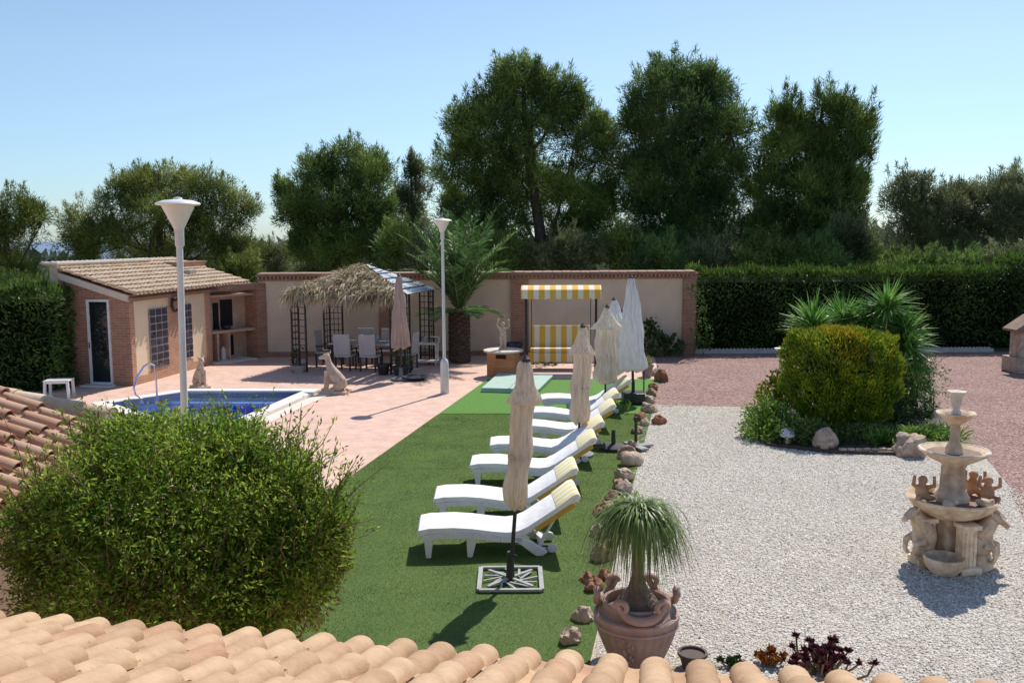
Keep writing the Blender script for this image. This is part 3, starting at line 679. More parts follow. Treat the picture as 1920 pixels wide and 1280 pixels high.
# door
M_al = mat('white aluminium', (.72, .72, .72), (.64, .64, .64), rough=.4, bmp=0)
d = MB()
d.b2((-.06, dy0, .03), (.0, dy0 + .05, dz)); d.b2((-.06, dy1 - .07, .03), (.0, dy1, dz)); d.b2((-.06, dy0 + .05, dz - .06), (0, dy1 - .07, dz)); d.b2((-.06, dy0 + .05, .03), (0, dy1 - .07, .10))
dr = d.build('door', M_al, t, bevel=.005)
M_gls = mat('dark door glass', (.02, .028, .032), (.008, .012, .014), rough=.08, bmp=0, scale=1.2)
MB().b2((-.035, dy0 + .05, .10), (-.02, dy1 - .07, dz - .06)).build('pane', M_gls, dr)
MB().box((-.075, dy1 - .05, 1.05), (.03, .02, .14)).build('handle', M_chrome, dr)
MB().b2((-.35, dy0 - .1, .0), (-.06, dy1 + .1, .05)).build('door_step', M_cope, t)
# rest of body : left/back walls
mb = MB(); wedge(mb, Wd - .2, Wd, 0, .2, 6.2); mb.build('rear_wall', M_brick, t)
# roof tiles: eave along local x at y=-.2
Lr = Lw + 2.35; sl_h = math.atan(s_h)
tiles_obj('roof', t, M_tile3, (-.1, -.22, ZH - .04), 0, int(Lr / .2), int(2.4 / .3 / math.cos(sl_h)) + 1, .2, .30, sl_h, np.random.default_rng(8), seg=5)
mb = MB(); zr = lambda y: ZH + y * s_h - .05
vs = [(x, y, zr(y) + dz_) for dz_ in (0, -.08) for (x, y) in ((-.08, -.16), (Lr - .1, -.16), (Lr - .1, Wd), (-.08, Wd))]
mb.add(vs, [(0, 1, 2, 3), (7, 6, 5, 4), (0, 4, 5, 1), (1, 5, 6, 2), (2, 6, 7, 3), (3, 7, 4, 0)]); mb.build('roof_deck', M_cop, t)
# parapet at high side
MB().b2((-.14, Wd + .0, ZH + Wd * s_h - .3), (4.1, Wd + .22, ZH + Wd * s_h + .22)).build('parapet', mat('buff parapet', (.62, .48, .34), (.5, .37, .25)), t)
MB().b2((-.17, Wd - .03, ZH + Wd * s_h + .222), (4.13, Wd + .25, ZH + Wd * s_h + .27)).build('parapet_cap', M_white, t)
MB().b2((4.8, 1.3, ZH + .2), (6.4, 1.75, ZH + .66)).build('chimney_base', M_bricksun, t)
MB().b2((4.75, 1.25, ZH + .662), (6.45, 1.8, ZH + .70)).build('chimney_cap', M_cop, t)
MB().box((4.35, .8, ZH + .36), (.35, .4, .22), ry=0).build('roof_vent', mat('grey box', (.35, .33, .32)), t)
# wall lantern / ornament between windows
lx = wpt(322, 570); ln_ = thing('wall_lantern', 'round dark iron lantern with small hood on pool house wall', 'wall lamp', ca0 + Vector((ua.x, ua.y, 0)) * lx[0] + Vector((0, 0, lx[1])), HA)
mb = MB(); pts = [(.17 * math.cos(a), -.1, .2 * math.sin(a)) for a in [2 * PI * i / 16 for i in range(17)]]; mb.tube(pts, .03, 6).build('ring', M_dark, ln_, smooth=True)
MB().lathe([(.09, -.12), (.11, .08), (.02, .15)], 10, (0, -.1, 0)).build('lamp_glass', mat('amber glass', (.3, .18, .12), rough=.2), ln_)
MB().box((-.05, -.12, .24), (.5, .28, .03), rx=math.radians(20)).build('hood', M_cop, ln_)
# barbecue alcove (diagonal)
bb0 = cb0.copy(); bb1 = G(489, 671); bb1 = Vector((bb1.x, min(bb1.y, WY - .05), 0))
ba = math.atan2(bb1.y - bb0.y, bb1.x - bb0.x); Lb = (bb1 - bb0).length
bq = thing('barbecue_alcove', 'built-in masonry barbecue with oven niches at end of pool house', 'barbecue', bb0, ba)
M_dusty = mat('dusty pink render', (.58, .40, .29), (.46, .30, .21), scale=3)
print('alcove', bb0, bb1, Lb)
def bpt(px, py, off=0):
    n = Vector((-math.sin(ba), math.cos(ba), 0)) * off; return onwall(px, py, bb0 + n, bb1 + n)
DP = .55
MB().b2((0, DP, 0), (Lb + .2, DP + .1, 2.3)).build('back_panel', M_dusty, bq)
ct = bpt(440, 620)[1]
zt = bpt(400, 557)[1]
MB().b2((.0, .1, ct - .05), (Lb, DP - .002, ct + .03)).build('counter', M_dusty, bq, bevel=.01)
MB().b2((.0, .1, zt - .02), (Lb, DP - .002, zt + .05)).build('mantel', M_dusty, bq, bevel=.01)
for px_, w in ((398, .07), (411, .06), (433, .05)):
    u = bpt(px_, 620)[0]
    MB().b2((u, .12, .04), (u + w, DP - .002, ct - .052)).build('divider', M_dusty, bq)
for (a, b_, c_, d_, nm) in ((399, 410, 568, 618, 'niche'), (413, 436, 562, 612, 'niche'), (413, 436, 630, 668, 'cupboard')):
    u0, u1 = bpt(a, 600, DP)[0], bpt(b_, 600, DP)[0]; z1_, z0_ = bpt(a, c_, DP)[1], bpt(a, d_, DP)[1]
    MB().b2((u0, DP - .012, max(z0_, .05)), (u1, DP - .003, z1_)).build(nm, M_black, bq)
u0, u1 = bpt(461, 600, DP)[0], bpt(480, 600, DP)[0]; z0_, z1_ = bpt(470, 600, DP)[1], bpt(470, 571, DP)[1]; zm = (z0_ + z1_) / 2
um = (u0 + u1) / 2; ar = [(u0, z0_), (u1, z0_), (u1, zm)] + [(um + (u1 - um) * math.cos(a), zm + (z1_ - zm) * math.sin(a)) for a in [PI * i / 8 for i in range(1, 8)]] + [(u0, zm)]
MB().xprism(ar, DP - .02, DP - .003).build('oven_mouth', M_black, bq)
u0, u1 = bpt(462, 645, DP)[0], bpt(468, 645, DP)[0]; MB().b2((u0, DP - .012, .3), (u1, DP - .003, .75)).build('slot', M_black, bq)
MB().b2((Lb - .12, -.05, 0), (Lb + .25, DP + .1, 2.35)).build('brick_pier', M_brick, bq)
MB().b2((-.05, .0, zt + .16), (Lb - .12, .18, zt + .36)).build('lintel', M_brick, bq)
MB().b2((-.02, -.25, .0), (Lb - .3, DP, .05)).build('hearth_slab', M_cope, bq)
u = bpt(419, 650, .3)[0]; g_ = MB().lathe([(.08, 0), (.09, .02), (.09, .3), (.05, .36), (.03, .4)], 14).build('gas_bottle', M_post, loc=bq.location + Matrix.Rotation(ba, 3, 'Z') @ Vector((u, .32, .052)), smooth=True); tag(g_, 'grey metal bottle under the barbecue counter', 'bottle')
g_ = MB().lathe([(.10, 0), (.14, .05), (.14, .12), (.12, .14)], 14).build('cooking_pot', M_dark, loc=bq.location + Matrix.Rotation(ba, 3, 'Z') @ Vector((bpt(425, 612, .3)[0], .32, ct + .032)), smooth=True); tag(g_, 'dark pot standing on the barbecue counter', 'pot')

# ================================================================== LAMP POSTS
def lamp(px, py, label, hpx, name='street_lamp'):
    g = G(px, py); t = thing(name, label, 'street lamp', g, 0, 'white garden lamp posts')
    zt = D(hpx[0], hpx[1], g.y).z; dx = D(hpx[0], hpx[1], g.y).x - g.x
    MB().lathe([(.10, 0), (.105, .02), (.10, .72), (.085, .8), (.05, .84)], 20, (0, 0, .012)).build('base', M_post, t, smooth=True)
    k = dx / zt
    MB().tube([(k * .8, 0, .8), (k * zt * .5, 0, zt * .5), (k * (zt - .44), 0, zt - .44)], [.040, .037, .034], 16).build('pole', M_post, t, smooth=True)
    c = (k * (zt - .3), 0, 0)
    MB().lathe([(.036, zt - .50), (.048, zt - .48), (.048, zt - .34), (.052, zt - .32)], 20, c).build('collar', M_post, t, smooth=True)
    MB().lathe([(.048, zt - .33), (.056, zt - .30), (.16, zt - .09), (.17, zt - .06)], 28, c).build('lamp_shade', mat('milky lamp glass', (.80, .77, .70), (.74, .70, .62), rough=.35, bmp=0), t, smooth=True)
    MB().lathe([(.215, zt - .06), (.232, zt - .048), (.22, zt - .035), (.15, zt - .01), (.05, zt), (.04, zt + .02), (.01, zt + .025)], 32, c).build('cap', M_white, t, smooth=True)
    return t
lamp(834, 738, 'white lamp post standing on the patio beside the lawn near the palm', (829, 410))
lamp(355, 1082, 'tall white lamp post rising behind the big leafy bush', (334, 374))

# ================================================================== PARASOLS
def parasol(label, base_px, top_px, m, r=.15, zb=.75, caps=True, base='plate', seed=0, pole=.022, tiers=True, zoff=.03, group='closed parasols'):
    g = G(*base_px); g.z = zoff; tp = D(top_px[0], top_px[1], g.y); dx, zt = tp.x - g.x, tp.z - zoff
    t = thing('parasol', label, 'parasol', g, 0, group); rng = random.Random(seed); k = dx / zt
    MB().tube([(0, 0, .02), (dx, 0, zt)], pole, 10).build('pole', M_dark, t, smooth=True)
    n = 112; ph = [rng.uniform(0, 6.3) for _ in range(6)]
    def fold(a, z):
        return 1 + .20 * (abs(math.sin(4 * a + ph[0] + .5 * math.sin(z * 3))) - .6) + .10 * (abs(math.sin(6.5 * a + ph[5] + z)) - .6) + .04 * math.sin(21 * a + ph[3] + z * 2) + .08 * math.sin(13 * a + ph[1] + z * 4) + .05 * math.sin(3 * a + ph[2] + z * 5)
    Hc = zt - zb
    prof = [(.02, zt + .0), (.05, zt - .015), (.07, zt - .06)]
    if tiers: prof += [(r * .75, zt - .16 * Hc), (r * 1.42, zt - .27 * Hc), (r * 1.38, zt - .28 * Hc), (r * .95, zt - .275 * Hc)]
    else: prof += [(r * .55, zt - .2 * Hc), (r * .72, zt - .32 * Hc)]
    prof += [(r * .92, zt - .36 * Hc), (r * .95, zt - .5 * Hc), (r * 1.05, zt - .62 * Hc), (r * .9, zt - .74 * Hc), (r * 1.08, zt - .86 * Hc), (r * 1.0, zt - .95 * Hc), (r * .45, zt - Hc), (r * .2, zt - Hc + .03)]
    if not tiers: prof = prof[:5] + [(r * .85, zt - .5 * Hc), (r * 1.0, zt - .7 * Hc), (r * 1.12, zt - .86 * Hc), (r * 1.2, zt - .97 * Hc), (r * .6, zt - Hc), (r * .2, zt - Hc + .03)]
    prof = prof[::-1]; pr2 = []
    for i in range(len(prof) - 1):
        for q in range(3): pr2.append((prof[i][0] + (prof[i + 1][0] - prof[i][0]) * q / 3, prof[i][1] + (prof[i + 1][1] - prof[i][1]) * q / 3))
    pr2.append(prof[-1])
    mb = MB().lathe(pr2, n, (0, 0, 0), fold)
    mb.v = [(v[0] + k * v[2] + .012 * math.sin(v[2] * 9 + ph[3]), v[1] + .012 * math.sin(v[2] * 7 + ph[4]), v[2] - .03 * math.sin(4 * math.atan2(v[1], v[0]) + ph[5]) * (v[2] < zb + .1)) for v in mb.v]
    mb.build('canopy', m, t, smooth=False).data.shade_smooth()
    MB().lathe([(.045, zt - .01), (.05, zt + .02), (.02, zt + .05), (.005, zt + .07)], 12, (dx, 0, 0)).build('finial', M_dark, t, smooth=True)
    if tiers:
        zz = zt - .66 * Hc; mb = MB(); 
        mb.lathe([(r * 1.03, zz), (r * 1.06, zz + .03), (r * 1.03, zz + .06)], 24, (k * zz, 0, 0)).build('tie_strap', m, t, smooth=True)
    if base == 'plate':
        mb = MB(); w = .33
        for s in (-1, 1): mb.bar((-w, s * w, .02), (w, s * w, .02), .05, .03); mb.bar((s * w, -w, .021), (s * w, w, .021), .05, .03)
        for a in range(4): mb.bar((0, 0, .03), (.34 * math.cos(a * PI / 2 + PI / 4), .34 * math.sin(a * PI / 2 + PI / 4), .025), .04, .02)
        for a in range(12):
            th = a * PI / 6; mb.box((.19 * math.cos(th), .19 * math.sin(th), .018), (.24, .028, .014), rz=th + .5)
        mb.build('base', mat('pale cast base', (.42, .42, .41), (.30, .30, .29)), t, bevel=.006); t.rotation_euler[2] = 0
        MB().lathe([(.05, .02), (.045, .1), (.035, .3), (.036, .32)], 12).build('socket', M_dark, t, smooth=True)
        MB().tube([(0, 0, .28), (.07, -.02, .28)], .012, 6).build('knob', M_dark, t)
    elif base == 'block':
        MB().b2((-.24, -.24, 0), (.24, .24, .24)).build('base', mat('blue black block', (.02, .022, .035), rough=.4), t, bevel=.02)
        MB().lathe([(.04, .24), (.035, .5)], 12).build('socket', M_dark, t)
    elif base == 'disc':
        MB().lathe([(.27, 0), (.27, .03), (.2, .06), (.06, .09), (.04, .3)], 24).build('base', mat('grey concrete base', (.24, .24, .24), (.17, .17, .17)), t, smooth=True)
    return t
parasol('beige closed parasol in front of the nearest lounger, on a white lattice base', (957, 1092), (986, 676), M_canv, .115, .80, seed=1)
parasol('beige closed parasol, second from the camera, between the loungers', (1084, 856), (1093, 613), M_canv, .15, .55, base='disc', seed=2)
parasol('cream closed parasol with dark finial, third from the camera', (1134, 775), (1139, 576), M_canvy, .215, .62, base='disc', seed=3)
parasol('grey white closed parasol half hidden just behind the cream one', (1152, 748), (1151, 562), M_canvw, .20, .55, base='disc', seed=4)
parasol('tallest closed parasol, grey white, on a blue black block', (1187, 757), (1184, 521), M_canvw, .245, .72, base='block', seed=5, tiers=False, pole=.03)
parasol('pinkish closed parasol standing in front of the thatched gazebo', (752, 713), (748, 517), M_canvp, .185, .82, base='disc', seed=6, tiers=False, pole=.025)
# bare pole
g = G(1207, 745); t = thing('parasol_stand', 'thin bare black pole beside the tallest parasol', 'pole', (g.x, g.y, .03)); MB().tube([(0, 0, 0), (0, 0, .95)], .016, 8).build('pole', M_dark, t); MB().lathe([(.09, 0), (.09, .02), (.02, .03)], 12).build('foot', M_dark, t)
g = G(1192, 842); t = thing('parasol_stand', 'empty grey parasol stand with flat base beside the rocks', 'parasol stand', (g.x, g.y, .03))
MB().tube([(0, 0, .04), (0, 0, .55)], .028, 10).build('pole', M_dark, t, smooth=True)
mb = MB(); mb.lathe([(.10, 0), (.10, .05), (.04, .08)], 16)
for a in range(4): mb.box((.17 * math.cos(a * PI / 2 + .4), .17 * math.sin(a * PI / 2 + .4), .03), (.30, .16, .04), rz=a * PI / 2 + .4)
mb.build('base', mat('grey slab base', (.34, .34, .34), (.25, .25, .25)), t, bevel=.01)
g = G(1150, 845); t = thing('parasol_stand', 'dark flat parasol base lying between loungers and rocks', 'parasol stand', (g.x, g.y, .03)); MB().lathe([(.25, 0), (.25, .05), (.2, .08), (.04, .1), (.035, .35)], 20).build('base', mat('charcoal', (.05, .05, .055)), t, smooth=True)

# ================================================================== SUN LOUNGERS
M_yel = mat('yellow fabric', (.62, .36, .05), (.52, .29, .04), rough=.9, bmp=.2)
M_ys = stripe_mat('pale yellow striped fabric', (.80, .66, .24), (.82, .80, .70), .155, axis=1, duty=.5)
def profile():   # centreline of mattress top (x from foot to head, z)
    return [(-.02, .33), (0, .375), (.12, .40), (.4, .405), (.62, .385), (.85, .345), (1.03, .325), (1.15, .34), (1.27, .40), (1.72, .73), (1.80, .79)]
def make_lounger():
    t = thing('sun_lounger', '', 'sun lounger', (0, 0, 0)); Wd2 = .31
    pr = profile(); th = .075
    def slab(pts, th, w, y0=None):
        tops = pts; bots = []
        for i, (x, z) in enumerate(pts):
            a = pts[max(i - 1, 0)]; b_ = pts[min(i + 1, len(pts) - 1)]; dx, dz_ = b_[0] - a[0], b_[1] - a[1]; l = math.hypot(dx, dz_)
            bots.append((x + dz_ / l * th, z - dx / l * th))
        mb = MB(); n = len(pts)
        vs = [(x, y, z) for y in (-w, w) for (x, z) in tops + bots]
        m_ = 2 * n; fs = []
        for i in range(n - 1):
            fs += [(i, i + 1, m_ + i + 1, m_ + i), (n + i, m_ + n + i, m_ + n + i + 1, n + i + 1), (i, n + i, n + i + 1, i + 1), (m_ + i, m_ + i + 1, m_ + n + i + 1, m_ + n + i)]
        fs += [(0, m_, m_ + n, n), (n - 1, 2 * n - 1, m_ + 2 * n - 1, m_ + n - 1)]
        return mb.add(vs, fs)
    mt = slab(pr, th, Wd2).build('mattress', M_cush, t, bevel=.022); mt.data.shade_smooth()
    # second folded cushion on backrest with yellow underside stripe
    bk = [(1.20, .40), (1.45, .635), (1.78, .945)]
    off = [(x - .0, z) for x, z in bk]
    st_ = slab([(1.30 + .035, .425 - .050), (1.76 + .035, .76 - .050)], .065, Wd2 + .012).build('seat_stripe', M_yel, t, bevel=.012)
    hp = [(1.60, .65), (1.70, .735), (1.79, .815), (1.85, .835), (1.885, .79), (1.85, .72)]
    hd = slab(hp, .05, Wd2 + .02).build('head_pillow', M_ys, t, bevel=.02); hd.data.shade_smooth()
    # frame
    mb = MB()
    for s in (-1, 1):
        pts = [(.03, s * .30, .27), (.3, s * .31, .30), (.62, s * .31, .29), (.95, s * .31, .235), (1.2, s * .31, .225)]
        for i in range(4): mb.bar(pts[i], pts[i + 1], .05, .075)
    for x in (.05, .3, .55, .8, 1.05): mb.bar((x, -.30, .29), (x, .30, .29), .10, .02)
    mb.build('frame', M_resin, t, bevel=.008)
    mb = MB()
    for s in (-1, 1): mb.bar((1.17, s * .27, .25), (1.80, s * .27, .67), .045, .035)
    for q in range(5): mb.bar((1.25 + q * .12, -.27, .30 + q * .08), (1.25 + q * .12, .27, .30 + q * .08), .06, .02)
    mb.build('backrest_frame', M_resin, t, bevel=.006)
    for s in (-1, 1):
        MB().xprism([(.06, .26), (.17, .27), (.14, 0), (.08, 0)], s * .29 - .03, s * .29 + .03).build('leg', M_resin, t, bevel=.008)
        MB().xprism([(.55, .27), (.68, .27), (.62, 0), (.56, 0)], s * .29 - .03, s * .29 + .03).build('leg', M_resin, t, bevel=.008)
        MB().xprism([(1.06, .27), (1.22, .27), (1.50, .05), (1.44, .0), (1.36, .0)], s * .30 - .035, s * .30 + .035).build('leg', M_resin, t, bevel=.012)
        MB().bar((1.40, s * .24, .12), (1.62, s * .24, .54), .035, .03).build('prop', M_resin, t, bevel=.005)
        mb = MB(); mb.lathe([(.02, -.022), (.06, -.022), (.06, .022), (.02, .022)], 20); mb.v = [(v[0] + 1.56, v[2] + s * .22, v[1] + .065) for v in mb.v]
        w = mb.build('wheel', M_resin, t, bevel=.005)
    MB().bar((1.44, -.30, .07), (1.44, .30, .07), .07, .04).build('crossbar', M_resin, t, bevel=.006)
    MB().bar((1.44, -.22, .09), (1.58, -.22, .09), .03, .02).build('axle_arm', M_dark, t)
    return t
lg = make_lounger(); lg.scale = (1, 1, .88)
LB = ['nearest white sun lounger, behind the first beige parasol, its mattress side showing a yellow stripe',
      'second sun lounger from the camera, flat white mattress and raised back',
      'third sun lounger from the camera, its foot end square and its back curving up',
      'fourth sun lounger from the camera, with rounded foot end',
      'fifth sun lounger from the camera, foot end hidden behind the first parasol canopy',
      'sixth sun lounger from the camera, second from the far end of the row',
      'farthest sun lounger of the row, beyond the second parasol']
LP = [((782, 988), 3), ((813, 928), 1), ((882, 868), -1), ((919, 828), 0), ((958, 797), -1), ((980, 770), 0), ((1016, 745), 1)]
for i, ((px, py), rz) in enumerate(LP):
    p = G(px, py, .40); loc = (p.x, p.y + .31, .027); rr = math.radians(rz)
    if i == 0: lg.location = loc; lg.rotation_euler[2] = rr; lg['label'] = LB[0]; lg['group'] = 'white sun loungers in a row on the lawn'
    else: dup(lg, loc, rr, LB[i]).scale = (1, 1, (.88, .86, .91, .84, .90, .86, .89)[i])
# small white folding frames/table behind
p = G(1150, 905); 
# ================================================================== POOL COVER STACK
a, b_, c_, d_ = G(901, 737), G(1008, 740), G(1036, 712), G(936, 706)
mc = (a + b_ + c_ + d_) / 4; t = thing('folded_mat', 'pale green slab of folded mats at far end of lawn', 'mat', (mc.x, mc.y, .03))
mb = MB()
for k in range(2): mb.prism([(q.x - mc.x + .02 * k, q.y - mc.y + .015 * k) for q in (a, b_, c_, d_)], .055 * k, .055 * k + .05)
mb.build('mat_slab', mat('pale green vinyl', (.46, .60, .52), (.38, .52, .45), rough=.5), t, bevel=.012)
m1_, m2_ = (a + b_) / 2 - mc, (c_ + d_) / 2 - mc
MB().bar((m1_.x, m1_.y, .112), (m2_.x, m2_.y, .112), .03, .012).build('strap', mat('grey strap', (.4, .45, .43)), t)

# ================================================================== GAZEBO
g0 = G(550, 697); GA = math.radians(-13); t = thing('gazebo', 'dark lattice-post gazebo with ragged dry palm thatch roof', 'gazebo', g0, GA)
GW, GD, GH = 3.35, 2.55, 2.22
M_lat = mat('lattice iron', (.035, .022, .022), (.02, .014, .015), rough=.6, bmp=0)
def lattice(mb, o, dirx, w, h, nx, nz):
    ox, oy = o; dx, dy = dirx
    for i in range(nx + 1): x = w * i / nx; mb.bar((ox + dx * x, oy + dy * x, 0), (ox + dx * x, oy + dy * x, h), .045 if i in (0, nx) else .018)
    for j in range(nz + 1): z = .05 + (h - .08) * j / nz; mb.bar((ox, oy, z), (ox + dx * w, oy + dy * w, z), .02)
for (x, y, sx, sy) in ((0, 0, 1, 1), (GW, 0, -1, 1), (0, GD, 1, -1), (GW, GD, -1, -1)):
    mb = MB(); lattice(mb, (x, y), (sx, 0), .42, GH, 3 if y else 2, 12); lattice(mb, (x, y), (0, sy), .42, GH, 2, 12); mb.build('lattice_post', M_lat, t)
mb = MB()
for a, b_ in (((0, 0), (GW, 0)), ((GW, 0), (GW, GD)), ((GW, GD), (0, GD)), ((0, GD), (0, 0))): mb.bar((*a, GH), (*b_, GH), .06)
ap = Vector((GW / 2, GD / 2, GH + .72))
for x, y in ((0, 0), (GW, 0), (0, GD), (GW, GD), (GW / 2, 0), (GW / 2, GD), (0, GD / 2), (GW, GD / 2)): mb.bar((x, y, GH), ap, .04)
mb.build('roof_frame', M_lat, t)
ov = .12
cor = [Vector((-ov, -ov, GH - .02)), Vector((GW + ov, -ov, GH - .02)), Vector((GW + ov, GD + ov, GH - .02)), Vector((-ov, GD + ov, GH - .02))]; ap2 = ap + Vector((0, 0, .05))
MB().add([cor[0], cor[3], ap2, ap2 - Vector((0, 0, .02)), cor[2]], [(0, 1, 2), (1, 4, 2)]).build('roof_sheet', mat('reed sheet', (.32, .22, .12), (.2, .14, .08)), t)
MB().add([cor[0], cor[1], ap2], [(0, 1, 2)]).build('roof_sheet', mat('reed sheet', (.3, .2, .1)), t)
mb = MB()
for k in range(6):
    f0, f1 = k / 6 + .01, (k + 1) / 6 - .03
    q = [cor[1].lerp(ap2, f0), cor[2].lerp(ap2, f0), cor[2].lerp(ap2, f1), cor[1].lerp(ap2, f1)]; q = [v + Vector((.03, 0, .03)) for v in q]
    mb.add(q + [v - Vector((0, 0, .015)) for v in q], [(0, 1, 2, 3), (7, 6, 5, 4), (0, 4, 5, 1), (1, 5, 6, 2), (2, 6, 7, 3), (3, 7, 4, 0)])
mb.build('roof_panel', mat('pale blue panel', (.30, .38, .50), (.48, .52, .56), scale=1.5, rough=.4), t)
rng = np.random.default_rng(21); P = []; Dr = []
def faceth(A, B, Cc, n, skip=0):
    r1 = rng.random(n) ** .5; r2 = rng.random(n); A, B, Cc = map(np.array, (A, B, Cc))
    p = (1 - r1)[:, None] * Cc + (r1 * (1 - r2))[:, None] * A + (r1 * r2)[:, None] * B
    dn = norm((A + B) / 2 - Cc)
    P.append(p + rng.normal(size=(n, 3)) * .04 + [0, 0, .05]); Dr.append(dn + rng.normal(size=(n, 3)) * .45)
faceth(cor[0], cor[1].lerp(ap2, .12), ap2, 1900); faceth(cor[3], cor[0], ap2, 1000); faceth(cor[2], cor[3], ap2, 500)
q = cor[0].lerp(cor[1], .93); P_ = np.concatenate(P); D_ = np.concatenate(Dr)
# fringe
n = 700; e = rng.random(n); A_, B_ = np.array(cor[0]), np.array(cor[1]); pf = A_ + (B_ - A_) * e[:, None] * .95; P_ = np.concatenate([P_, pf]); D_ = np.concatenate([D_, np.tile([[0, -.35, -.8]], (n, 1)) + rng.normal(size=(n, 3)) * .4])
n = 300; e = rng.random(n); A_, B_ = np.array(cor[3]), np.array(cor[0]); pf = A_ + (B_ - A_) * e[:, None]; P_ = np.concatenate([P_, pf]); D_ = np.concatenate([D_, np.tile([[-.4, 0, -.7]], (n, 1)) + rng.normal(size=(n, 3)) * .4])
ribbons('thatch', P_, D_, rng.uniform(.15, .40, len(P_)), .035, rng.uniform(.1, .6, len(P_)), 3, ML_straw, t, rng)
# climbing pots at front post
GM = Matrix.Translation(g0) @ Matrix.Rotation(GA, 4, 'Z')
def gl_(x, y, z=0): return GM @ Vector((x, y, z))
# dining table + chairs
M_cloth = mat('pale table top', (.62, .60, .60), (.52, .50, .50), rough=.5)
tl = gl_(1.75, 1.15, .012); t2 = thing('dining_table', 'pale topped dining table under the thatched gazebo', 'table', tl, GA)
MB().b2((-1.0, -.45, .70), (1.0, .45, .74)).build('table_top', M_cloth, t2, bevel=.01)
for sx in (-1, 1):
    for sy in (-1, 1): MB().bar((sx * .9, sy * .38, 0), (sx * .9, sy * .38, .70), .06).build('leg', M_dark, t2)
M_wick = mat('grey chair fabric', (.52, .47, .46), (.44, .39, .38), rough=.8, bmp=.4, bscale=60)
def make_chair():
    t = thing('dining_chair', '', 'chair')
    MB().b2((-.25, -.24, .40), (.25, .24, .46)).build('seat', M_wick, t, bevel=.015)
    MB().box((0, -.25, .76), (.5, .05, .60), rx=math.radians(6)).build('backrest', M_wick, t, bevel=.02)
    for sx in (-1, 1):
        MB().bar((sx * .22, .2, 0), (sx * .22, .2, .40), .04).build('leg', M_dark, t); MB().bar((sx * .22, -.22, 0), (sx * .22, -.22, .42), .04).build('leg', M_dark, t)
        mb = MB().bar((sx * .25, -.22, .62), (sx * .25, .2, .62), .035); mb.bar((sx * .25, .2, .40), (sx * .25, .2, .62), .03); mb.build('armrest', M_dark, t)
    return t
ch = make_chair(); CH = [(-.38, -.62, 0, 'pale dining chair, left one of the two with backs to the camera'), (.38, -.62, 0, 'pale dining chair, right one of the two with backs to the camera'),
    (-.38, .62, PI, 'dining chair facing the camera at far side of the table, left'), (.38, .62, PI, 'dining chair facing the camera at far side of the table, right'),
    (-1.25, .0, -PI / 2, 'dining chair at the left head of the gazebo table'), (1.25, .0, PI / 2, 'dining chair at the right head of the gazebo table')]
R3 = Matrix.Rotation(GA, 3, 'Z')
for i, (x, y, r, lab) in enumerate(CH):
    p = tl + R3 @ Vector((x, y, 0))
    if i == 0: ch.location = p; ch.rotation_euler[2] = GA + r; ch['label'] = lab; ch['group'] = 'chairs round the gazebo table'
    else: dup(ch, p, GA + r, lab)
for (x, y, lab, s) in ((.3, .1, 'small glass jug on the gazebo table', 1), (.15, -.05, 'short glass beside the jug on the gazebo table', .6)):
    o = MB().lathe([(.05 * s, 0), (.07 * s, .05 * s), (.06 * s, .16 * s), (.045 * s, .22 * s)], 12).build('glass_jug' if s == 1 else 'glass', mat('table glass', (.5, .55, .6), rough=.1), loc=tl + R3 @ Vector((x, y, .742)), smooth=True); tag(o, lab, 'glass')
# planters at gazebo posts
def leafy(name, label, cat, loc, lobes, n, L, W, m, seed, group=None, up=.3, stem=True, cr=.12, per=14):
    t = thing(name, label, cat, loc, 0, group); rng = np.random.default_rng(seed)
    P, Dd = cluster_pts(rng, lobes, n, per, cr, up); lf('foliage', P, Dd, rng.uniform(L * .6, L * 1.3, len(P)), W, m, t, rng)
    if stem:
        mb = MB()
        for (c, r) in lobes: limb(mb, (0, 0, 0), (c[0], c[1], c[2]), .02, .008, rng, n=3, sides=5)
        mb.build('stem', M_twig, t)
    return t
def pot(name, label, loc, r, h, m, cat='plant pot'):
    t = thing(name, label, cat, loc); MB().lathe([(r * .7, 0), (r * .95, h * .8), (r * 1.08, h * .82), (r * 1.08, h), (r * .9, h), (r * .85, h * .85), (.01, h * .84)], 20).build('pot', m, t, smooth=True); return t
p = gl_(.22, -.12, .012); pot('plant_pot', 'grey bowl planter at foot of the front left gazebo post', p, .2, .2, mat('grey pot', (.42, .38, .35)))
leafy('potted_plant', 'dark leafy plant in the grey bowl by the gazebo post', 'plant', p + Vector((0, 0, .17)), [((0, 0, .22), (.2, .18, .28))], 90, .09, .04, ML_hedge, 31)
p = gl_(3.25, -.05, .012); pot('plant_pot', 'dark round planter at foot of the pink parasol', p, .24, .25, mat('dark blue pot', (.04, .045, .06), rough=.4))
leafy('potted_plant', 'sparse dark plant in the dark round planter', 'plant', p + Vector((0, 0, .2)), [((0, 0, .35), (.25, .2, .4))], 60, .12, .03, ML_hedge, 32)
p = gl_(2.75, -.1, .012); pot('plant_pot', 'low black trough planter in front of gazebo table', p, .18, .3, M_dark)
p = G(778, 712, .012); pot('plant_saucer', 'wide low dark bowl on patio below the pink parasol', p, .33, .1, mat('slate bowl', (.05, .06, .08)))

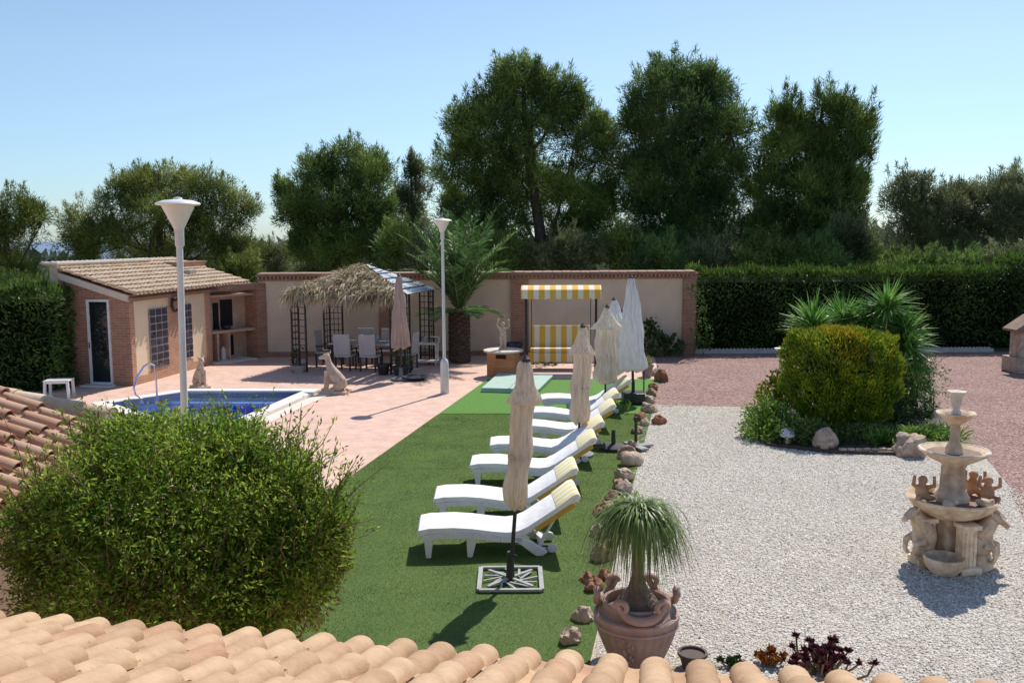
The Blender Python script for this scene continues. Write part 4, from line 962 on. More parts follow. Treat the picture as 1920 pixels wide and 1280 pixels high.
# drinks trolley
g = G(803, 684, .012); t = thing('drinks_trolley', 'white two tier trolley beside the palm and lamp post', 'trolley', g, math.radians(-6))
MB().b2((-.36, -.2, .62), (.30, .2, .66)).build('tray', M_post, t, bevel=.005); MB().b2((-.36, -.2, .10), (.30, .2, .14)).build('shelf', M_post, t, bevel=.005)
for sx in (-.32, .26):
    for sy in (-.17, .17):
        MB().bar((sx, sy, 0), (sx, sy, .62), .03).build('leg', M_post, t)
    mb = MB().bar((sx, -.17, .14), (sx, .17, .62), .02); mb.bar((sx, .17, .14), (sx, -.17, .62), .02); mb.bar((sx - .0, -.17, .16), (sx + .1, -.17, .6), .022); mb.bar((sx + .1, -.17, .16), (sx, -.17, .6), .022); mb.build('brace', M_post, t)
mb = MB().bar((-.12, .18, .66), (-.12, .18, .82), .025); mb.bar((.3, .18, .66), (.3, .18, .82), .025); mb.bar((-.12, .18, .82), (.3, .18, .82), .03); mb.build('handle', M_post, t)

# ================================================================== SCULPTURES
def sitting_dog(px, py, h, label, face, m):
    g = G(px, py); t = thing('dog_statue', label, 'statue', (g.x, g.y, .012), face); s = h / .62
    mb = MB(); E = mb.ell
    mb.tube([(-.17, 0, .09), (-.12, 0, .17), (-.04, 0, .27), (.03, 0, .36), (.06, 0, .44)], [.06, .10, .095, .08, .055], 14); E((.05, 0, .34), (.07, .065, .09))
    for y in (-1, 1):
        mb.tube([(.08, y * .05, .36), (.11, y * .05, .2), (.12, y * .05, .06)], [.042, .028, .022], 8); E((.145, y * .05, .065), (.045, .026, .022))
        E((-.10, y * .075, .12), (.085, .04, .075)); E((.02, y * .10, .065), (.09, .03, .025))
        mb.tube([(.09, y * .035, .585), (.07, y * .05, .62), (.05, y * .055, .65)], [.022, .018, .006], 6)
    mb.tube([(.06, 0, .42), (.075, 0, .5), (.09, 0, .55)], [.06, .045, .045], 10); E((.11, 0, .565), (.065, .05, .05)); mb.tube([(.13, 0, .56), (.2, 0, .545), (.23, 0, .54)], [.038, .026, .02], 8)
    mb.tube([(-.2, 0, .07), (-.28, .03, .06), (-.3, .08, .06)], [.025, .018, .01], 6)
    mb.v = [(v[0] * s, v[1] * s, v[2] * s) for v in mb.v]; mb.build('dog_figure', m, t, remesh=.011 * s, sm=3)
    MB().b2((-.24 * s, -.13 * s, 0), (.2 * s, .13 * s, .05 * s)).build('plinth', m, t, bevel=.01); return t
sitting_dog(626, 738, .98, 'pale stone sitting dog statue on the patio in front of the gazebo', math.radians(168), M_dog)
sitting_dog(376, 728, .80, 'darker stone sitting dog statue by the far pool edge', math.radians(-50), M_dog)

# brick table and torch figure
g = G(944, 704, .012); t = thing('brick_table', 'round topped brick table on the patio behind the mats', 'table', g, math.radians(-13))
MB().b2((-.38, -.32, 0), (.38, .32, .66)).build('brick_base', brick_mat('orange brick', (.50, .18, .07), (.56, .24, .10), (.36, .2, .12), w=.24, h=.066, ms=.006), t)
MB().b2((-.13, -.327, .50), (.15, -.3205, .61)).build('slot', M_black, t)
MB().lathe([(.50, .662), (.54, .67), (.54, .71), (.50, .72)], 32).build('table_top', M_stonew, t, smooth=True)
st_t = thing('cherub_statue', 'small stone figure with raised arms standing on the brick table', 'statue', g + Vector((0, 0, .72)), 0)
mb = MB(); mb.lathe([(.13, 0), (.13, .03), (.1, .05)], 16); E = mb.ell
mb.tube([(-.04, 0, .05), (-.045, 0, .2), (-.05, 0, .36)], [.035, .045, .06], 8); mb.tube([(.05, -.01, .05), (.05, 0, .2), (.03, 0, .36)], [.035, .045, .06], 8)
E((-.01, 0, .43), (.09, .07, .12)); E((-.02, 0, .53), (.095, .065, .08)); mb.tube([(-.01, 0, .57), (0, 0, .64)], .03, 8); E((.0, -.01, .68), (.052, .055, .062))
mb.tube([(-.1, 0, .56), (-.17, -.02, .66), (-.13, -.02, .78)], [.03, .024, .018], 7); mb.tube([(.08, 0, .56), (.17, -.02, .62), (.15, -.02, .76)], [.03, .024, .018], 7)
E((-.12, -.02, .81), .035); E((.145, -.02, .79), .035); mb.tube([(.02, .02, .05), (.06, .06, .3)], [.06, .03], 7)
mb.build('figure', M_dog, st_t, remesh=.011, sm=3)

# ================================================================== SWING SEAT
g = G(1052, 690, .012); t = thing('swing_seat', 'garden swing seat with yellow and white striped canopy and cushions', 'swing seat', g, math.radians(-3))
M_sy = stripe_mat('yellow white stripes', (.72, .42, .06), (.80, .70, .56), .31, axis=0, duty=.52)
zc = D(1052, 540, g.y).z; Wc = 1.12
for s in (-1, 1):
    mb = MB(); mb.tube([(s * .98, -.55, .03), (s * 1.0, -.1, zc - .1)], .024, 8); mb.tube([(s * 1.0, .7, .03), (s * 1.0, .3, zc - .05)], .024, 8); mb.tube([(s * .98, -.6, .03), (s * .98, .75, .03)], .024, 8); mb.tube([(s * 1.0, -.15, zc - .12), (s * 1.0, .35, zc - .08)], .022, 8)
    mb.build('side_frame', M_dark, t, smooth=True)
    MB().tube([(s * .84, .0, zc - .1), (s * .84, -.05, .5)], .012, 6).build('hanger', M_dark, t)
MB().tube([(-1.0, .1, zc - .1), (1.0, .1, zc - .1)], .025, 8).build('top_bar', M_dark, t)
mb = MB(); yc0, yc1 = -.55, .55
n = 10; vs = []; 
for i in range(n + 1):
    y = yc0 + (yc1 - yc0) * i / n; z = zc + .07 - .10 * ((i / n - .5) * 2) ** 2
    vs += [(-Wc, y, z), (Wc, y, z)]
mb.add(vs, [(2 * i, 2 * i + 1, 2 * i + 3, 2 * i + 2) for i in range(n)])
mb.build('canopy', M_sy, t, smooth=True)
mb = MB(); nn_ = 40; vs = []
for i in range(nn_ + 1): x = -Wc + 2 * Wc * i / nn_; vs += [(x, yc0, zc - .03), (x, yc0 - .02 + .008 * math.sin(i * 2), zc - .30 + .025 * abs(math.sin(i * PI / 4)))]
mb.add(vs, [(2 * i, 2 * i + 1, 2 * i + 3, 2 * i + 2) for i in range(nn_)])
for s in (-1, 1): mb.add([(s * Wc, yc0, zc - .03), (s * Wc, yc1, zc - .03), (s * Wc, yc1, zc - .28), (s * Wc, yc0 - .02, zc - .28)], [(0, 1, 2, 3)])
mb.build('valance', M_sy, t)
MB().box((0, .22, .90), (1.72, .12, .62), rx=math.radians(-14)).build('back_cushion', M_sy, t, bevel=.04)
MB().b2((-.88, -.42, .48), (.88, .18, .62)).build('seat_cushion', M_sy, t, bevel=.04)
MB().b2((-.92, -.46, .24), (.92, -.42, .50)).build('seat_skirt', M_sy, t, bevel=.01)
MB().b2((-.90, -.42, .42), (.90, .25, .475)).build('seat_frame', M_dark, t)

# ================================================================== STOOL, DISTANT LAMP, BARBECUE
g = G(112, 745, .012); t = thing('plastic_stool', 'small white plastic stool on the patio by the hedge', 'stool', g, math.radians(8))
MB().b2((-.29, -.22, .40), (.29, .22, .44)).build('seat', M_resin, t, bevel=.015)
for sx in (-1, 1):
    for sy in (-1, 1): MB().bar((sx * .27, sy * .19, 0), (sx * .25, sy * .18, .41), .055).build('leg', M_resin, t)
MB().b2((-.26, -.19, .36), (.26, -.17, .40)).build('apron', M_resin, t)
g = D(89, 540, 60); t = thing('street_lamp', 'distant grey street lamp seen beyond the left hedge', 'street lamp', (g.x, g.y, -1.5)); zt = D(89, 485, 60).z + 1.5
MB().tube([(0, 0, 0), (0, 0, zt)], [.09, .06], 8).build('pole', mat('galvanised', (.3, .32, .34)), t); MB().box((-.35, 0, zt), (.8, .2, .1)).build('lamp_head', M_dark, t)

g = G(1928, 698, .01); t = thing('stone_barbecue', 'small stone outdoor fireplace with gabled roof at right edge', 'barbecue', g, math.radians(0))
MB().b2((-.45, -.3, 0), (.75, .55, .42)).build('plinth', M_rockp, t, bevel=.02)
mb = MB(); mb.b2((-.3, -.1, .42), (-.18, .45, 1.12)); mb.b2((.5, -.1, .42), (.62, .45, 1.12)); mb.b2((-.3, .40, .42), (.62, .45, 1.12)); mb.build('pillar', M_rockp, t, bevel=.01)
MB().b2((-.18, .36, .43), (.5, .398, 1.1)).build('firebox', M_black, t)
MB().xprism([(-.5, 1.12), (.82, 1.12), (.82, 1.18), (.28, 1.55), (.04, 1.55), (-.5, 1.18)], -.2, .5).build('roof', mat('brown roof', (.30, .20, .13), (.2, .13, .09)), t, bevel=.01)

# small items at the end of the parasol row
p = G(1213, 706, .012); pot('plant_pot', 'grey clay pot at the far end of the rock edging', p, .17, .33, mat('clay grey pot', (.40, .31, .27)))
leafy('potted_plant', 'little bright green plant in the grey clay pot', 'plant', p + Vector((0, 0, .3)), [((0, 0, .12), (.16, .16, .15))], 200, .05, .03, ML_yel, 33, cr=.06)
wl_p = D(1168, 598, WY); o = thing('wall_lantern', 'black lantern fixed on the garden wall behind the parasols', 'wall lamp', (wl_p.x, WY - .01, wl_p.z)); MB().b2((-.09, -.16, -.28), (.09, -.02, .26)).build('lamp_body', M_dark, o, bevel=.02); MB().b2((-.13, -.2, .26), (.13, .0, .3)).build('lamp_roof', M_dark, o)
p = G(963, 672, .012); pot('plant_pot', 'dark blue planter behind the brick table', p, .28, .5, mat('navy pot', (.025, .03, .05), rough=.4))
leafy('wall_shrub', 'dark leafy shrub against the garden wall right of the tall parasol', 'plant', G(1222, 668), [((0, 0, .45), (.35, .25, .4)), ((-.12, 0, .95), (.25, .18, .25)), ((.45, 0, .6), (.2, .15, .25)), ((.6, 0, .25), (.4, .25, .25))], 110, .13, .08, ML_hedge, 34)
leafy('wall_shrub', 'climber with small leaves on the brick pier at the hedge end', 'plant', G(1300, 668), [((0.05, -.1, 2.0), (.25, .2, .3)), ((.15, -.1, 1.4), (.2, .2, .4)), ((.25, 0, .6), (.3, .25, .5))], 80, .1, .05, ML_hedge, 35)
leafy('low_plant', 'spiky dark plant at foot of the swing seat', 'plant', G(1030, 686), [((0, 0, .15), (.45, .2, .2))], 60, .2, .05, ML_hedge, 36)
leafy('low_plant', 'low grey green plant beside the blue black parasol block', 'plant', G(1168, 772), [((0, 0, .12), (.15, .25, .16))], 140, .08, .03, ML_green, 37, cr=.07)

# ================================================================== ROCKS
RK = [(1240, 716, 22, 't', 'squarish terracotta rock at the far end of the lawn edge'), (1226, 733, 16, 't', 'small red rock in front of the far terracotta rock'), (1222, 745, 18, 'r', 'reddish rock near the block parasol'),
      (1217, 760, 20, 'p', 'pale rock where the two gravels meet'), (1215, 775, 22, 'p', 'pale brown rock just below the gravel boundary'), (1236, 797, 20, 't', 'red brick shaped rock on the white gravel edge'),
      (1196, 815, 18, 'r', 'brown rock beside the empty parasol stand'), (1178, 862, 30, 'r', 'large brown rock at the back of the nearer rock group'), (1181, 876, 32, 'p', 'rounded tan rock leaning on the brown one'),
      (1172, 905, 28, 'p', 'tan rock beside the third lounger'), (1172, 929, 24, 'p', 'small tan rock before the ponytail plant'), (1150, 948, 28, 'r', 'low dark rock left of the small tan rock'),
      (1131, 970, 30, 't', 'orange brown rock beside the ponytail leaves'), (1128, 1056, 36, 'r', 'big brown rock half under the ponytail leaves'), (1105, 1095, 24, 't', 'terracotta chunk on the lawn left of the urn'),
      (1117, 1112, 30, 't', 'lower terracotta chunk touching the urn group'), (1135, 1090, 24, 't', 'terracotta chunk nearest the urn rim'), (1093, 1170, 32, 'p', 'lone pale pink rock on the lawn'),
      (1067, 1212, 34, 'p', 'pale pitted rock just above the roof tiles'), (1552, 846, 44, 'p', 'wedge shaped tan boulder at front of the planted island'), (1716, 860, 48, 'p', 'flat tan boulder at right front of the planted island'),
      (1688, 845, 22, 'p', 'small grey stone in the island edging'), (1190, 843, 20, 'p', 'pale rock touching the empty parasol stand base'), (1200, 790, 18, 't', 'small terracotta rock above the empty parasol stand'), (1160, 918, 20, 'r', 'small dark rock between the tan rocks'), (1141, 958, 20, 'p', 'small pale rock wedged beside the low dark rock'), (1122, 1010, 28, 'p', 'tan rock under the left fringe of ponytail leaves'), (1140, 1035, 24, 'r', 'dark rock hidden in the ponytail leaves'), (1230, 705, 16, 'p', 'tiny pale rock beside the clay pot'), (1209, 800, 16, 'p', 'little pale rock at the gravel edge'), (1160, 1180, 1, 'x', '')]
for i, (px, py, w, kd, lab) in enumerate(RK):
    if kd == 'x': continue
    g = G(px, py); sc = 1.3 * w * g.y / F; rr = random.Random(i * 7 + 3)
    mb = MB().ell((0, 0, 0), (sc * .55, sc * .5, sc * .45), 28, rz=rr.uniform(0, 6))
    sd = rr.uniform(0, 100)
    import mathutils
    def nz(v, f): return mathutils.noise.noise(Vector(v) * f + Vector((sd, sd * .7, 0)))
    mb.v = [tuple(Vector(v) * (1 + .55 * nz(v, 2.2 / sc) + .28 * nz(v, 6 / sc) + .12 * nz(v, 13 / sc))) for v in mb.v]
    cut = [Vector((rr.gauss(0, 1), rr.gauss(0, 1), rr.gauss(0, .8))).normalized() for _ in range(6)]
    vv = []
    for v in mb.v:
        v = Vector(v)
        for c in cut:
            d_ = v.dot(c) - sc * .38
            if d_ > 0: v = v - c * d_ * .85
        vv.append(tuple(v))
    mb.v = vv
    o = mb.build('rock', {'p': M_rockp, 'r': M_rock, 't': M_rockt}[kd], smooth=True, loc=(g.x, g.y + sc * .3, sc * .26)); tag(o, lab, 'rock', 'rocks edging the lawn and gravel')

# ================================================================== URN WITH PONYTAIL PALM
g = G(1196, 1252); U = Vector((g.x, g.y + .12, .016)); t = thing('garden_urn', 'large round purplish clay urn with scrolled rim on the gravel', 'urn', U)
def flute(a, z): return 1 + (.012 * math.sin(a * 26) if .1 < z < .38 else 0)
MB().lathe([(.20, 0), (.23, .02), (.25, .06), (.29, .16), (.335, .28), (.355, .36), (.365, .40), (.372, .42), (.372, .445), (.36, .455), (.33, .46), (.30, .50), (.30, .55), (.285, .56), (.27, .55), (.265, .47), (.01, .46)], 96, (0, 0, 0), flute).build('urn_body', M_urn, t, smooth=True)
MB().lathe([(.362, .352), (.374, .36), (.374, .372), (.362, .38)], 48, cap=False).build('rim_band', M_urn, t, smooth=True)
for q in range(3):
    a0 = -PI / 2 + q * 2 * PI / 3; mb = MB(); pts = []
    for i in range(25):
        u = -1 + 2 * i / 24; r_ = .345; a = a0 + u * .62; z = .50 + .13 * abs(u) ** 3
        if abs(u) > .83:
            kk = (abs(u) - .83) / .17; 
        pts.append((r_ * math.cos(a), r_ * math.sin(a), z))
    mb.tube(pts, [.028 + .012 * abs(math.sin(i / 24 * PI)) for i in range(25)], 10)
    for s in (-1, 1):
        ce = a0 + s * .55; cz = .60; sp = []
        for i in range(22):
            th = i / 21 * 3.6 * PI / 1.6; rr_ = .065 * (1 - i / 26); a = a0 + s * (.62 - (rr_ * math.sin(th) * 0) / .345) ; aa = a0 + s * (.50 + rr_ * math.cos(th) / .345 * 1.0)
            sp.append((.35 * math.cos(aa), .35 * math.sin(aa), cz + rr_ * math.sin(th)))
        mb.tube(sp, [.03 - .012 * i / 21 for i in range(22)], 8)
    mb.build('scroll_handle', M_urn, t, smooth=True)
mb = MB()
for s in range(10):   # raised leaf ornament
    a = -PI / 2 - .5 + (s - 4.5) * .03; 
for s in range(9):
    a = -PI / 2 - .35 + math.sin(s * 1.3) * .12; z = .12 + s * .025; r_ = .27 + z * .22; mb.ell((r_ * math.cos(a), r_ * math.sin(a), z), (.03, .012, .022), 8, rz=a)
mb.build('relief_ornament', M_urn, t)
tp = thing('ponytail_palm', 'ponytail palm with swollen trunk and drooping leaves in the clay urn', 'plant', U + Vector((0, 0, .46)))
MB().lathe([(.20, 0), (.19, .06), (.14, .13), (.085, .2), (.055, .3), (.045, .45), (.04, .8), (.02, .88)], 20, (0.01, 0, 0), lambda a, z: 1 + .06 * math.sin(5 * a) + .03 * math.sin(11 * a + z * 20)).build('trunk', mat('ponytail bark', (.26, .19, .14), (.15, .10, .07), scale=14, bmp=.8), tp, smooth=True)
def arcs(name, P, az_, el0, L, W, bend_to, tb, S, m, parent, rng):
    n = len(P); V = np.zeros((n, S + 1, 2, 3)); p = P.copy(); sd = np.stack([-np.sin(az_), np.cos(az_), np.zeros(n)], 1); tw = rng.uniform(-1, 1, n)
    for i in range(S + 1):
        t = i / S; el = el0 + (bend_to - el0) * np.minimum(t / tb, 1)
        d = np.stack([np.cos(az_) * np.cos(el), np.sin(az_) * np.cos(el), np.sin(el)], 1)
        if i: p = p + d * (L / S)[:, None] + sd * (tw * .004)[:, None]
        w = W * (1 - .85 * t ** 2) * .5; V[:, i, 0] = p - sd * w; V[:, i, 1] = p + sd * w
    bs = (np.arange(n) * (S + 1) * 2)[:, None]; q = np.array([[2 * i, 2 * i + 1, 2 * i + 3, 2 * i + 2] for i in range(S)])
    return np_mesh(name, V.reshape(-1, 3), 0, 0, m, parent, quads=(bs[:, :, None] + q[None]).reshape(-1, 4))
rng = np.random.default_rng(41); n = 900; P = np.tile([[.01, 0, .84]], (n, 1)) + rng.normal(size=(n, 3)) * [.03, .03, .03]
arcs('leaves', P, rng.uniform(0, 2 * PI, n), rng.uniform(.45, 1.5, n), rng.uniform(.42, .84, n), .012, rng.uniform(-1.52, -1.1, n), rng.uniform(.5, .8, n), 11, ML_pony, tp, rng)
n = 45; th = rng.uniform(0, 2 * PI, n); Dr = np.stack([np.cos(th) * .6, np.sin(th) * .6, np.full(n, .2)], 1)
ribbons('dry_leaves', P[:n], Dr, rng.uniform(.5, .7, n), .013, 1.4, 8, ML_straw, tp, rng)

# succulents and a pot next to the roof edge
def rosette(name, label, px, py, n_st, hgt, m, seed, spread):
    g = G(px, py); t = thing(name, label, 'plant', g); rng = np.random.default_rng(seed); mb = MB(); P = []; Dd = []
    for i in range(n_st):
        e = Vector((rng.normal() * spread, rng.normal() * spread * .7, hgt * rng.uniform(.45, 1))); limb(mb, (e.x * .3, e.y * .3, 0), e, .012, .008, rng, n=3, sides=5)
        k = 26; th = rng.uniform(0, 2 * PI, k); el = rng.uniform(0.1, 1.3, k)
        P.append(np.tile([e[:]], (k, 1))); Dd.append(np.stack([np.cos(th) * np.cos(el), np.sin(th) * np.cos(el), np.sin(el)], 1))
    mb.build('stem', M_twig, t); P = np.concatenate(P); lf('rosette', P, np.concatenate(Dd), rng.uniform(.03, .065, len(P)), .026, m, t, rng); return t
rosette('burgundy_succulent', 'dark burgundy branching succulent at the lower right above the tiles', 1545, 1262, 52, .24, ML_burg, 51, .17)
rosette('rust_succulent', 'rust orange succulent left of the burgundy one', 1442, 1248, 20, .13, ML_rust, 52, .07)
rosette('green_succulent', 'small dark green succulent peeping above the roof tiles', 1368, 1252, 12, .07, ML_hedge, 53, .06)
p = G(1298, 1250, .016); pot('plant_pot', 'small dark empty pot at the roof edge right of the urn', p, .12, .14, mat('brown pot', (.10, .07, .06)))

# ================================================================== FOUNTAIN
g = G(1808, 1078); FC = Vector((g.x, g.y + .36, .016)); t = thing('stone_fountain', 'carved stone three tier fountain with horses and cherubs on white gravel', 'fountain', FC)
def zf(py): return D(1815, py, FC.y).z - .016
zb, z2, z3, z4 = zf(934), zf(846), zf(775), zf(733)
print('fountain z', zb, z2, z3, z4)
# central column and pedestal
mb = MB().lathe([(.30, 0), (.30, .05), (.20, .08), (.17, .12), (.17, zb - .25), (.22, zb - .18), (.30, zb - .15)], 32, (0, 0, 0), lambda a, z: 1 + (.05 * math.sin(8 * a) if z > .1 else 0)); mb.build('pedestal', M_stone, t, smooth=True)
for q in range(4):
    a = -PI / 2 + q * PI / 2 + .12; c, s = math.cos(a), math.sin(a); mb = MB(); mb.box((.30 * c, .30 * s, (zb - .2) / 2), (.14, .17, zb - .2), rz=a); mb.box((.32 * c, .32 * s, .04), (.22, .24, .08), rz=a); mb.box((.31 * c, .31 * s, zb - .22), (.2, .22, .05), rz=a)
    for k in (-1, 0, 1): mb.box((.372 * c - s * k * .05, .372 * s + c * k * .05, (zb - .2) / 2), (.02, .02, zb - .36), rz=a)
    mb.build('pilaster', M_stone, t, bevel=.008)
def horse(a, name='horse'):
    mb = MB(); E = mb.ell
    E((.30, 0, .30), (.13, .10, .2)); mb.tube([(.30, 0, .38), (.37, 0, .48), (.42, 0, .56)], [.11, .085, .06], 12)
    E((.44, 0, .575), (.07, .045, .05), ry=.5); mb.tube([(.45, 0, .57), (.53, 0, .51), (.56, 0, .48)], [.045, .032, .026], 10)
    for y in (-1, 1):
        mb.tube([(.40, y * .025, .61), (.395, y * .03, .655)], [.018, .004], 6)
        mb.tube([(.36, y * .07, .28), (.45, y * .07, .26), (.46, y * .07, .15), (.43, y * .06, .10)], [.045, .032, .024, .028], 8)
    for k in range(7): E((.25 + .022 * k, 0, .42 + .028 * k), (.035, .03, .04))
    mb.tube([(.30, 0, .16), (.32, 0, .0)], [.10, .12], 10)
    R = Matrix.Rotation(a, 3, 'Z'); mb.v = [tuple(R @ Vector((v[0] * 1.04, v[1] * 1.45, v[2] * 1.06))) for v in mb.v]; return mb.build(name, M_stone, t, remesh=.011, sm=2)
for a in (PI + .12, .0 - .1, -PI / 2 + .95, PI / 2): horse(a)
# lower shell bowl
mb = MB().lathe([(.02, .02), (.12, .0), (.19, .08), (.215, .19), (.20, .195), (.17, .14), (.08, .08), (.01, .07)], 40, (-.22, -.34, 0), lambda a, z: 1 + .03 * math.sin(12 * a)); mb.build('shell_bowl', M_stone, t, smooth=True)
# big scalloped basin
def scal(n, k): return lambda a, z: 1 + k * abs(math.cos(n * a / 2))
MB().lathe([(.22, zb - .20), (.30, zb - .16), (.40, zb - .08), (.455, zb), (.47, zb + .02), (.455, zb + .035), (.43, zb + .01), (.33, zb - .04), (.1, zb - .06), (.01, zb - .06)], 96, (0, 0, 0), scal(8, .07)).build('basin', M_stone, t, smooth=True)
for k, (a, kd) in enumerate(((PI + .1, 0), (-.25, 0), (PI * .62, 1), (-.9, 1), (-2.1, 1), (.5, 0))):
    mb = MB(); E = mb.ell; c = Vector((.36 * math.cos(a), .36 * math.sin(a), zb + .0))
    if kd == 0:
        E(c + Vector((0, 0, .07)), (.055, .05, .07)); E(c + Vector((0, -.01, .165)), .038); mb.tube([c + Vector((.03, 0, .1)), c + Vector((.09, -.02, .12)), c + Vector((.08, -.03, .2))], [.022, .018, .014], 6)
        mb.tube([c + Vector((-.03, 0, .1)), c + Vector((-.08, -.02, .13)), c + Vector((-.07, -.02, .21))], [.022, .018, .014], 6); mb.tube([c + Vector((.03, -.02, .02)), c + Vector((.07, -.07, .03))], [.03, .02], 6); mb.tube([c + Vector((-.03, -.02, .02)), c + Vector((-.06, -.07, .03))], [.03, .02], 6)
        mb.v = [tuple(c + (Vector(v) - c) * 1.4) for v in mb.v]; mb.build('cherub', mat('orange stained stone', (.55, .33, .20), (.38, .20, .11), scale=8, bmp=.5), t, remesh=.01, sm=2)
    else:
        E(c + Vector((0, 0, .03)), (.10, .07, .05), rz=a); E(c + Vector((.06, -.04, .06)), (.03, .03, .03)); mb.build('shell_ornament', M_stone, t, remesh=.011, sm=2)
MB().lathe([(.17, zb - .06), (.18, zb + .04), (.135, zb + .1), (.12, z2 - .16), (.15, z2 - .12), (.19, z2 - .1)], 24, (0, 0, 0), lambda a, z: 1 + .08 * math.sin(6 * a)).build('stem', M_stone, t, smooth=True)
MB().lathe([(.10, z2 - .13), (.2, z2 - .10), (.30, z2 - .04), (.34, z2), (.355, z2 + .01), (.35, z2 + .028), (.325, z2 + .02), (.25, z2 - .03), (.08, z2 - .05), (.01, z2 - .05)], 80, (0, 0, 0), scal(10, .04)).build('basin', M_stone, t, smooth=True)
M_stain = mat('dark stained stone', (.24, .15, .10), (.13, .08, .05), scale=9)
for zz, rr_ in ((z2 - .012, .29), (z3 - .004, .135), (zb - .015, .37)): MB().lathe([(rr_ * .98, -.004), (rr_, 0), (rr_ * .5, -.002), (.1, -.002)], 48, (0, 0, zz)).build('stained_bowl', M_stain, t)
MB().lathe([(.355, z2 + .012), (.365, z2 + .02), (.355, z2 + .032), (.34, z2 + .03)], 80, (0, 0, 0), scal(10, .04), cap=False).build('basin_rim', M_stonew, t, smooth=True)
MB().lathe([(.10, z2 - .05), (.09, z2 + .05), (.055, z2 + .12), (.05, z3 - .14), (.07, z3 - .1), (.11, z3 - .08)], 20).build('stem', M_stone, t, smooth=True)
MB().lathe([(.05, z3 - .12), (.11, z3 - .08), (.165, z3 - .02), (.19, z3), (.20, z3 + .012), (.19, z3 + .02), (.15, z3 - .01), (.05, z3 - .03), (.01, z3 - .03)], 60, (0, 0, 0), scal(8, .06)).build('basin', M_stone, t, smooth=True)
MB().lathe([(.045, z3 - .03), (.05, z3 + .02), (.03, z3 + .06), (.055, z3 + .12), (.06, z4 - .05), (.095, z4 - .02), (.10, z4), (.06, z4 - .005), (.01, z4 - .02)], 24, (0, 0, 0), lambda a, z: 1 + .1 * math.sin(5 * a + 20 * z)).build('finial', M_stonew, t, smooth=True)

# ================================================================== PLANTED ISLAND
isl = [(1400, 815), (1440, 838), (1560, 852), (1700, 856), (1775, 838), (1790, 800), (1740, 745), (1600, 728), (1460, 735), (1405, 775)]
kind(MB().prism([G(*p)[:2] for p in isl], .0, .07).build('island_soil', M_strap))
# thuja
g = G(1573, 828); cyT = g.y + 1.0; kx = cyT / F
t = thing('golden_thuja', 'wide clipped golden green conifer shrub in the middle of the island', 'shrub', (D(1575, 700, cyT).x, cyT, .05)); rng = np.random.default_rng(61)
zt = D(1575, 628, cyT - .5).z; rx = 97 * kx; rzv = (zt - .02) / 2; n = 52000; d = sph(rng, n)
sup = (np.abs(d) ** 4.6).sum(1) ** (-1 / 4.6); rad = rng.uniform(.86, 1.0, n) * sup
P = d * rad[:, None] * np.array([rx, .85, rzv]); P[:, 2] += rzv + .03
taper = 1 - .30 * np.clip((.75 - P[:, 2]) / .75, 0, 1) ** 1.5; P[:, 0] *= taper; P[:, 1] *= taper
lump = 1 + .05 * np.sin(P[:, 2] * 11 + P[:, 0] * 7) + .05 * np.sin(d[:, 0] * 9 + 1) * np.cos(d[:, 2] * 7) + .04 * np.sin(d[:, 0] * 23); P[:, 0] *= lump; P[:, 1] *= lump
P[:, 2] += .06 * np.sin(P[:, 0] * 6 + 1) * (d[:, 2] > .2) - .1 * np.exp(-((P[:, 0] - .1) / .18) ** 2) * (d[:, 2] > .3)
Dd = np.stack([d[:, 0] * .5, d[:, 1] * .5, np.full(n, .9)], 1) + rng.normal(size=(n, 3)) * .3
lf('foliage', P, Dd, rng.uniform(.045, .10, n), .022, ML_thuja, t, rng)
top = (d[:, 2] > .15) & (rad / sup > .93) & (rng.random(n) < .12 + .8 * (np.sin(P[:, 0] * 5 + 2.2) > .1) * (d[:, 2] > .45)); lf('golden_tips', P[top] + d[top] * .02, Dd[top], rng.uniform(.05, .11, top.sum()), .022, ML_thujay, t, rng)
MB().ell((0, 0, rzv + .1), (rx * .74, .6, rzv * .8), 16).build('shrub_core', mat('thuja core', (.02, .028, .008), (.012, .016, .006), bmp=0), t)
MB().tube([(0, 0, 0), (0, 0, .5)], [.1, .08], 8).build('trunk', M_bark, t)
# yuccas
def yucca(label, px, py, Y, n, L, seed, group='yucca heads behind the conifer', lo=-.5, droop=.12, W=.05):
    c = D(px, py, Y); t = thing('yucca', label, 'plant', (c.x, c.y, .05), 0, group); rng = np.random.default_rng(seed); h = c.z - .05
    MB().tube([(rng.normal() * .1, 0.05, 0), (rng.normal() * .05, 0, h * .5), (0, 0, h)], [.09, .07, .05], 8).build('trunk', M_bark, t)
    th = rng.uniform(0, 2 * PI, n); el = np.arcsin(rng.uniform(math.sin(lo), 1, n)); Dr = np.stack([np.cos(th) * np.cos(el), np.sin(th) * np.cos(el), np.sin(el)], 1)
    P = np.tile([[0, 0, h]], (n, 1)) + Dr * .04 + rng.normal(size=(n, 3)) * [.02, .02, .08]
    ribbons('leaves', P, Dr, rng.uniform(L * .75, L * 1.1, n), W, droop, 4, ML_yucca, t, rng, up=True); return t
YB = G(1600, 770).y
yucca('tallest yucca head standing above the island right of the golden conifer', 1664, 578, YB + .1, 230, .74, 71)
yucca('left yucca head showing behind the golden conifer top', 1525, 612, YB + .2, 260, .74, 72, lo=-.2)
yucca('middle yucca head behind the golden conifer', 1580, 600, YB + .5, 240, .7, 73, lo=-.2)
yucca('yucca head just right of the middle one behind the conifer', 1626, 606, YB + .3, 240, .66, 74, lo=-.2)
yucca('right lower yucca head spilling beside the conifer', 1700, 655, YB - .1, 300, .74, 75, lo=-.9, droop=.25)
yucca('yucca head filling the gap right of the tallest head', 1690, 625, YB + .2, 260, .7, 78, lo=-.3)
yucca('lowest yucca head at right side of the island', 1712, 705, YB - .2, 240, .62, 76, lo=-.9, droop=.3)
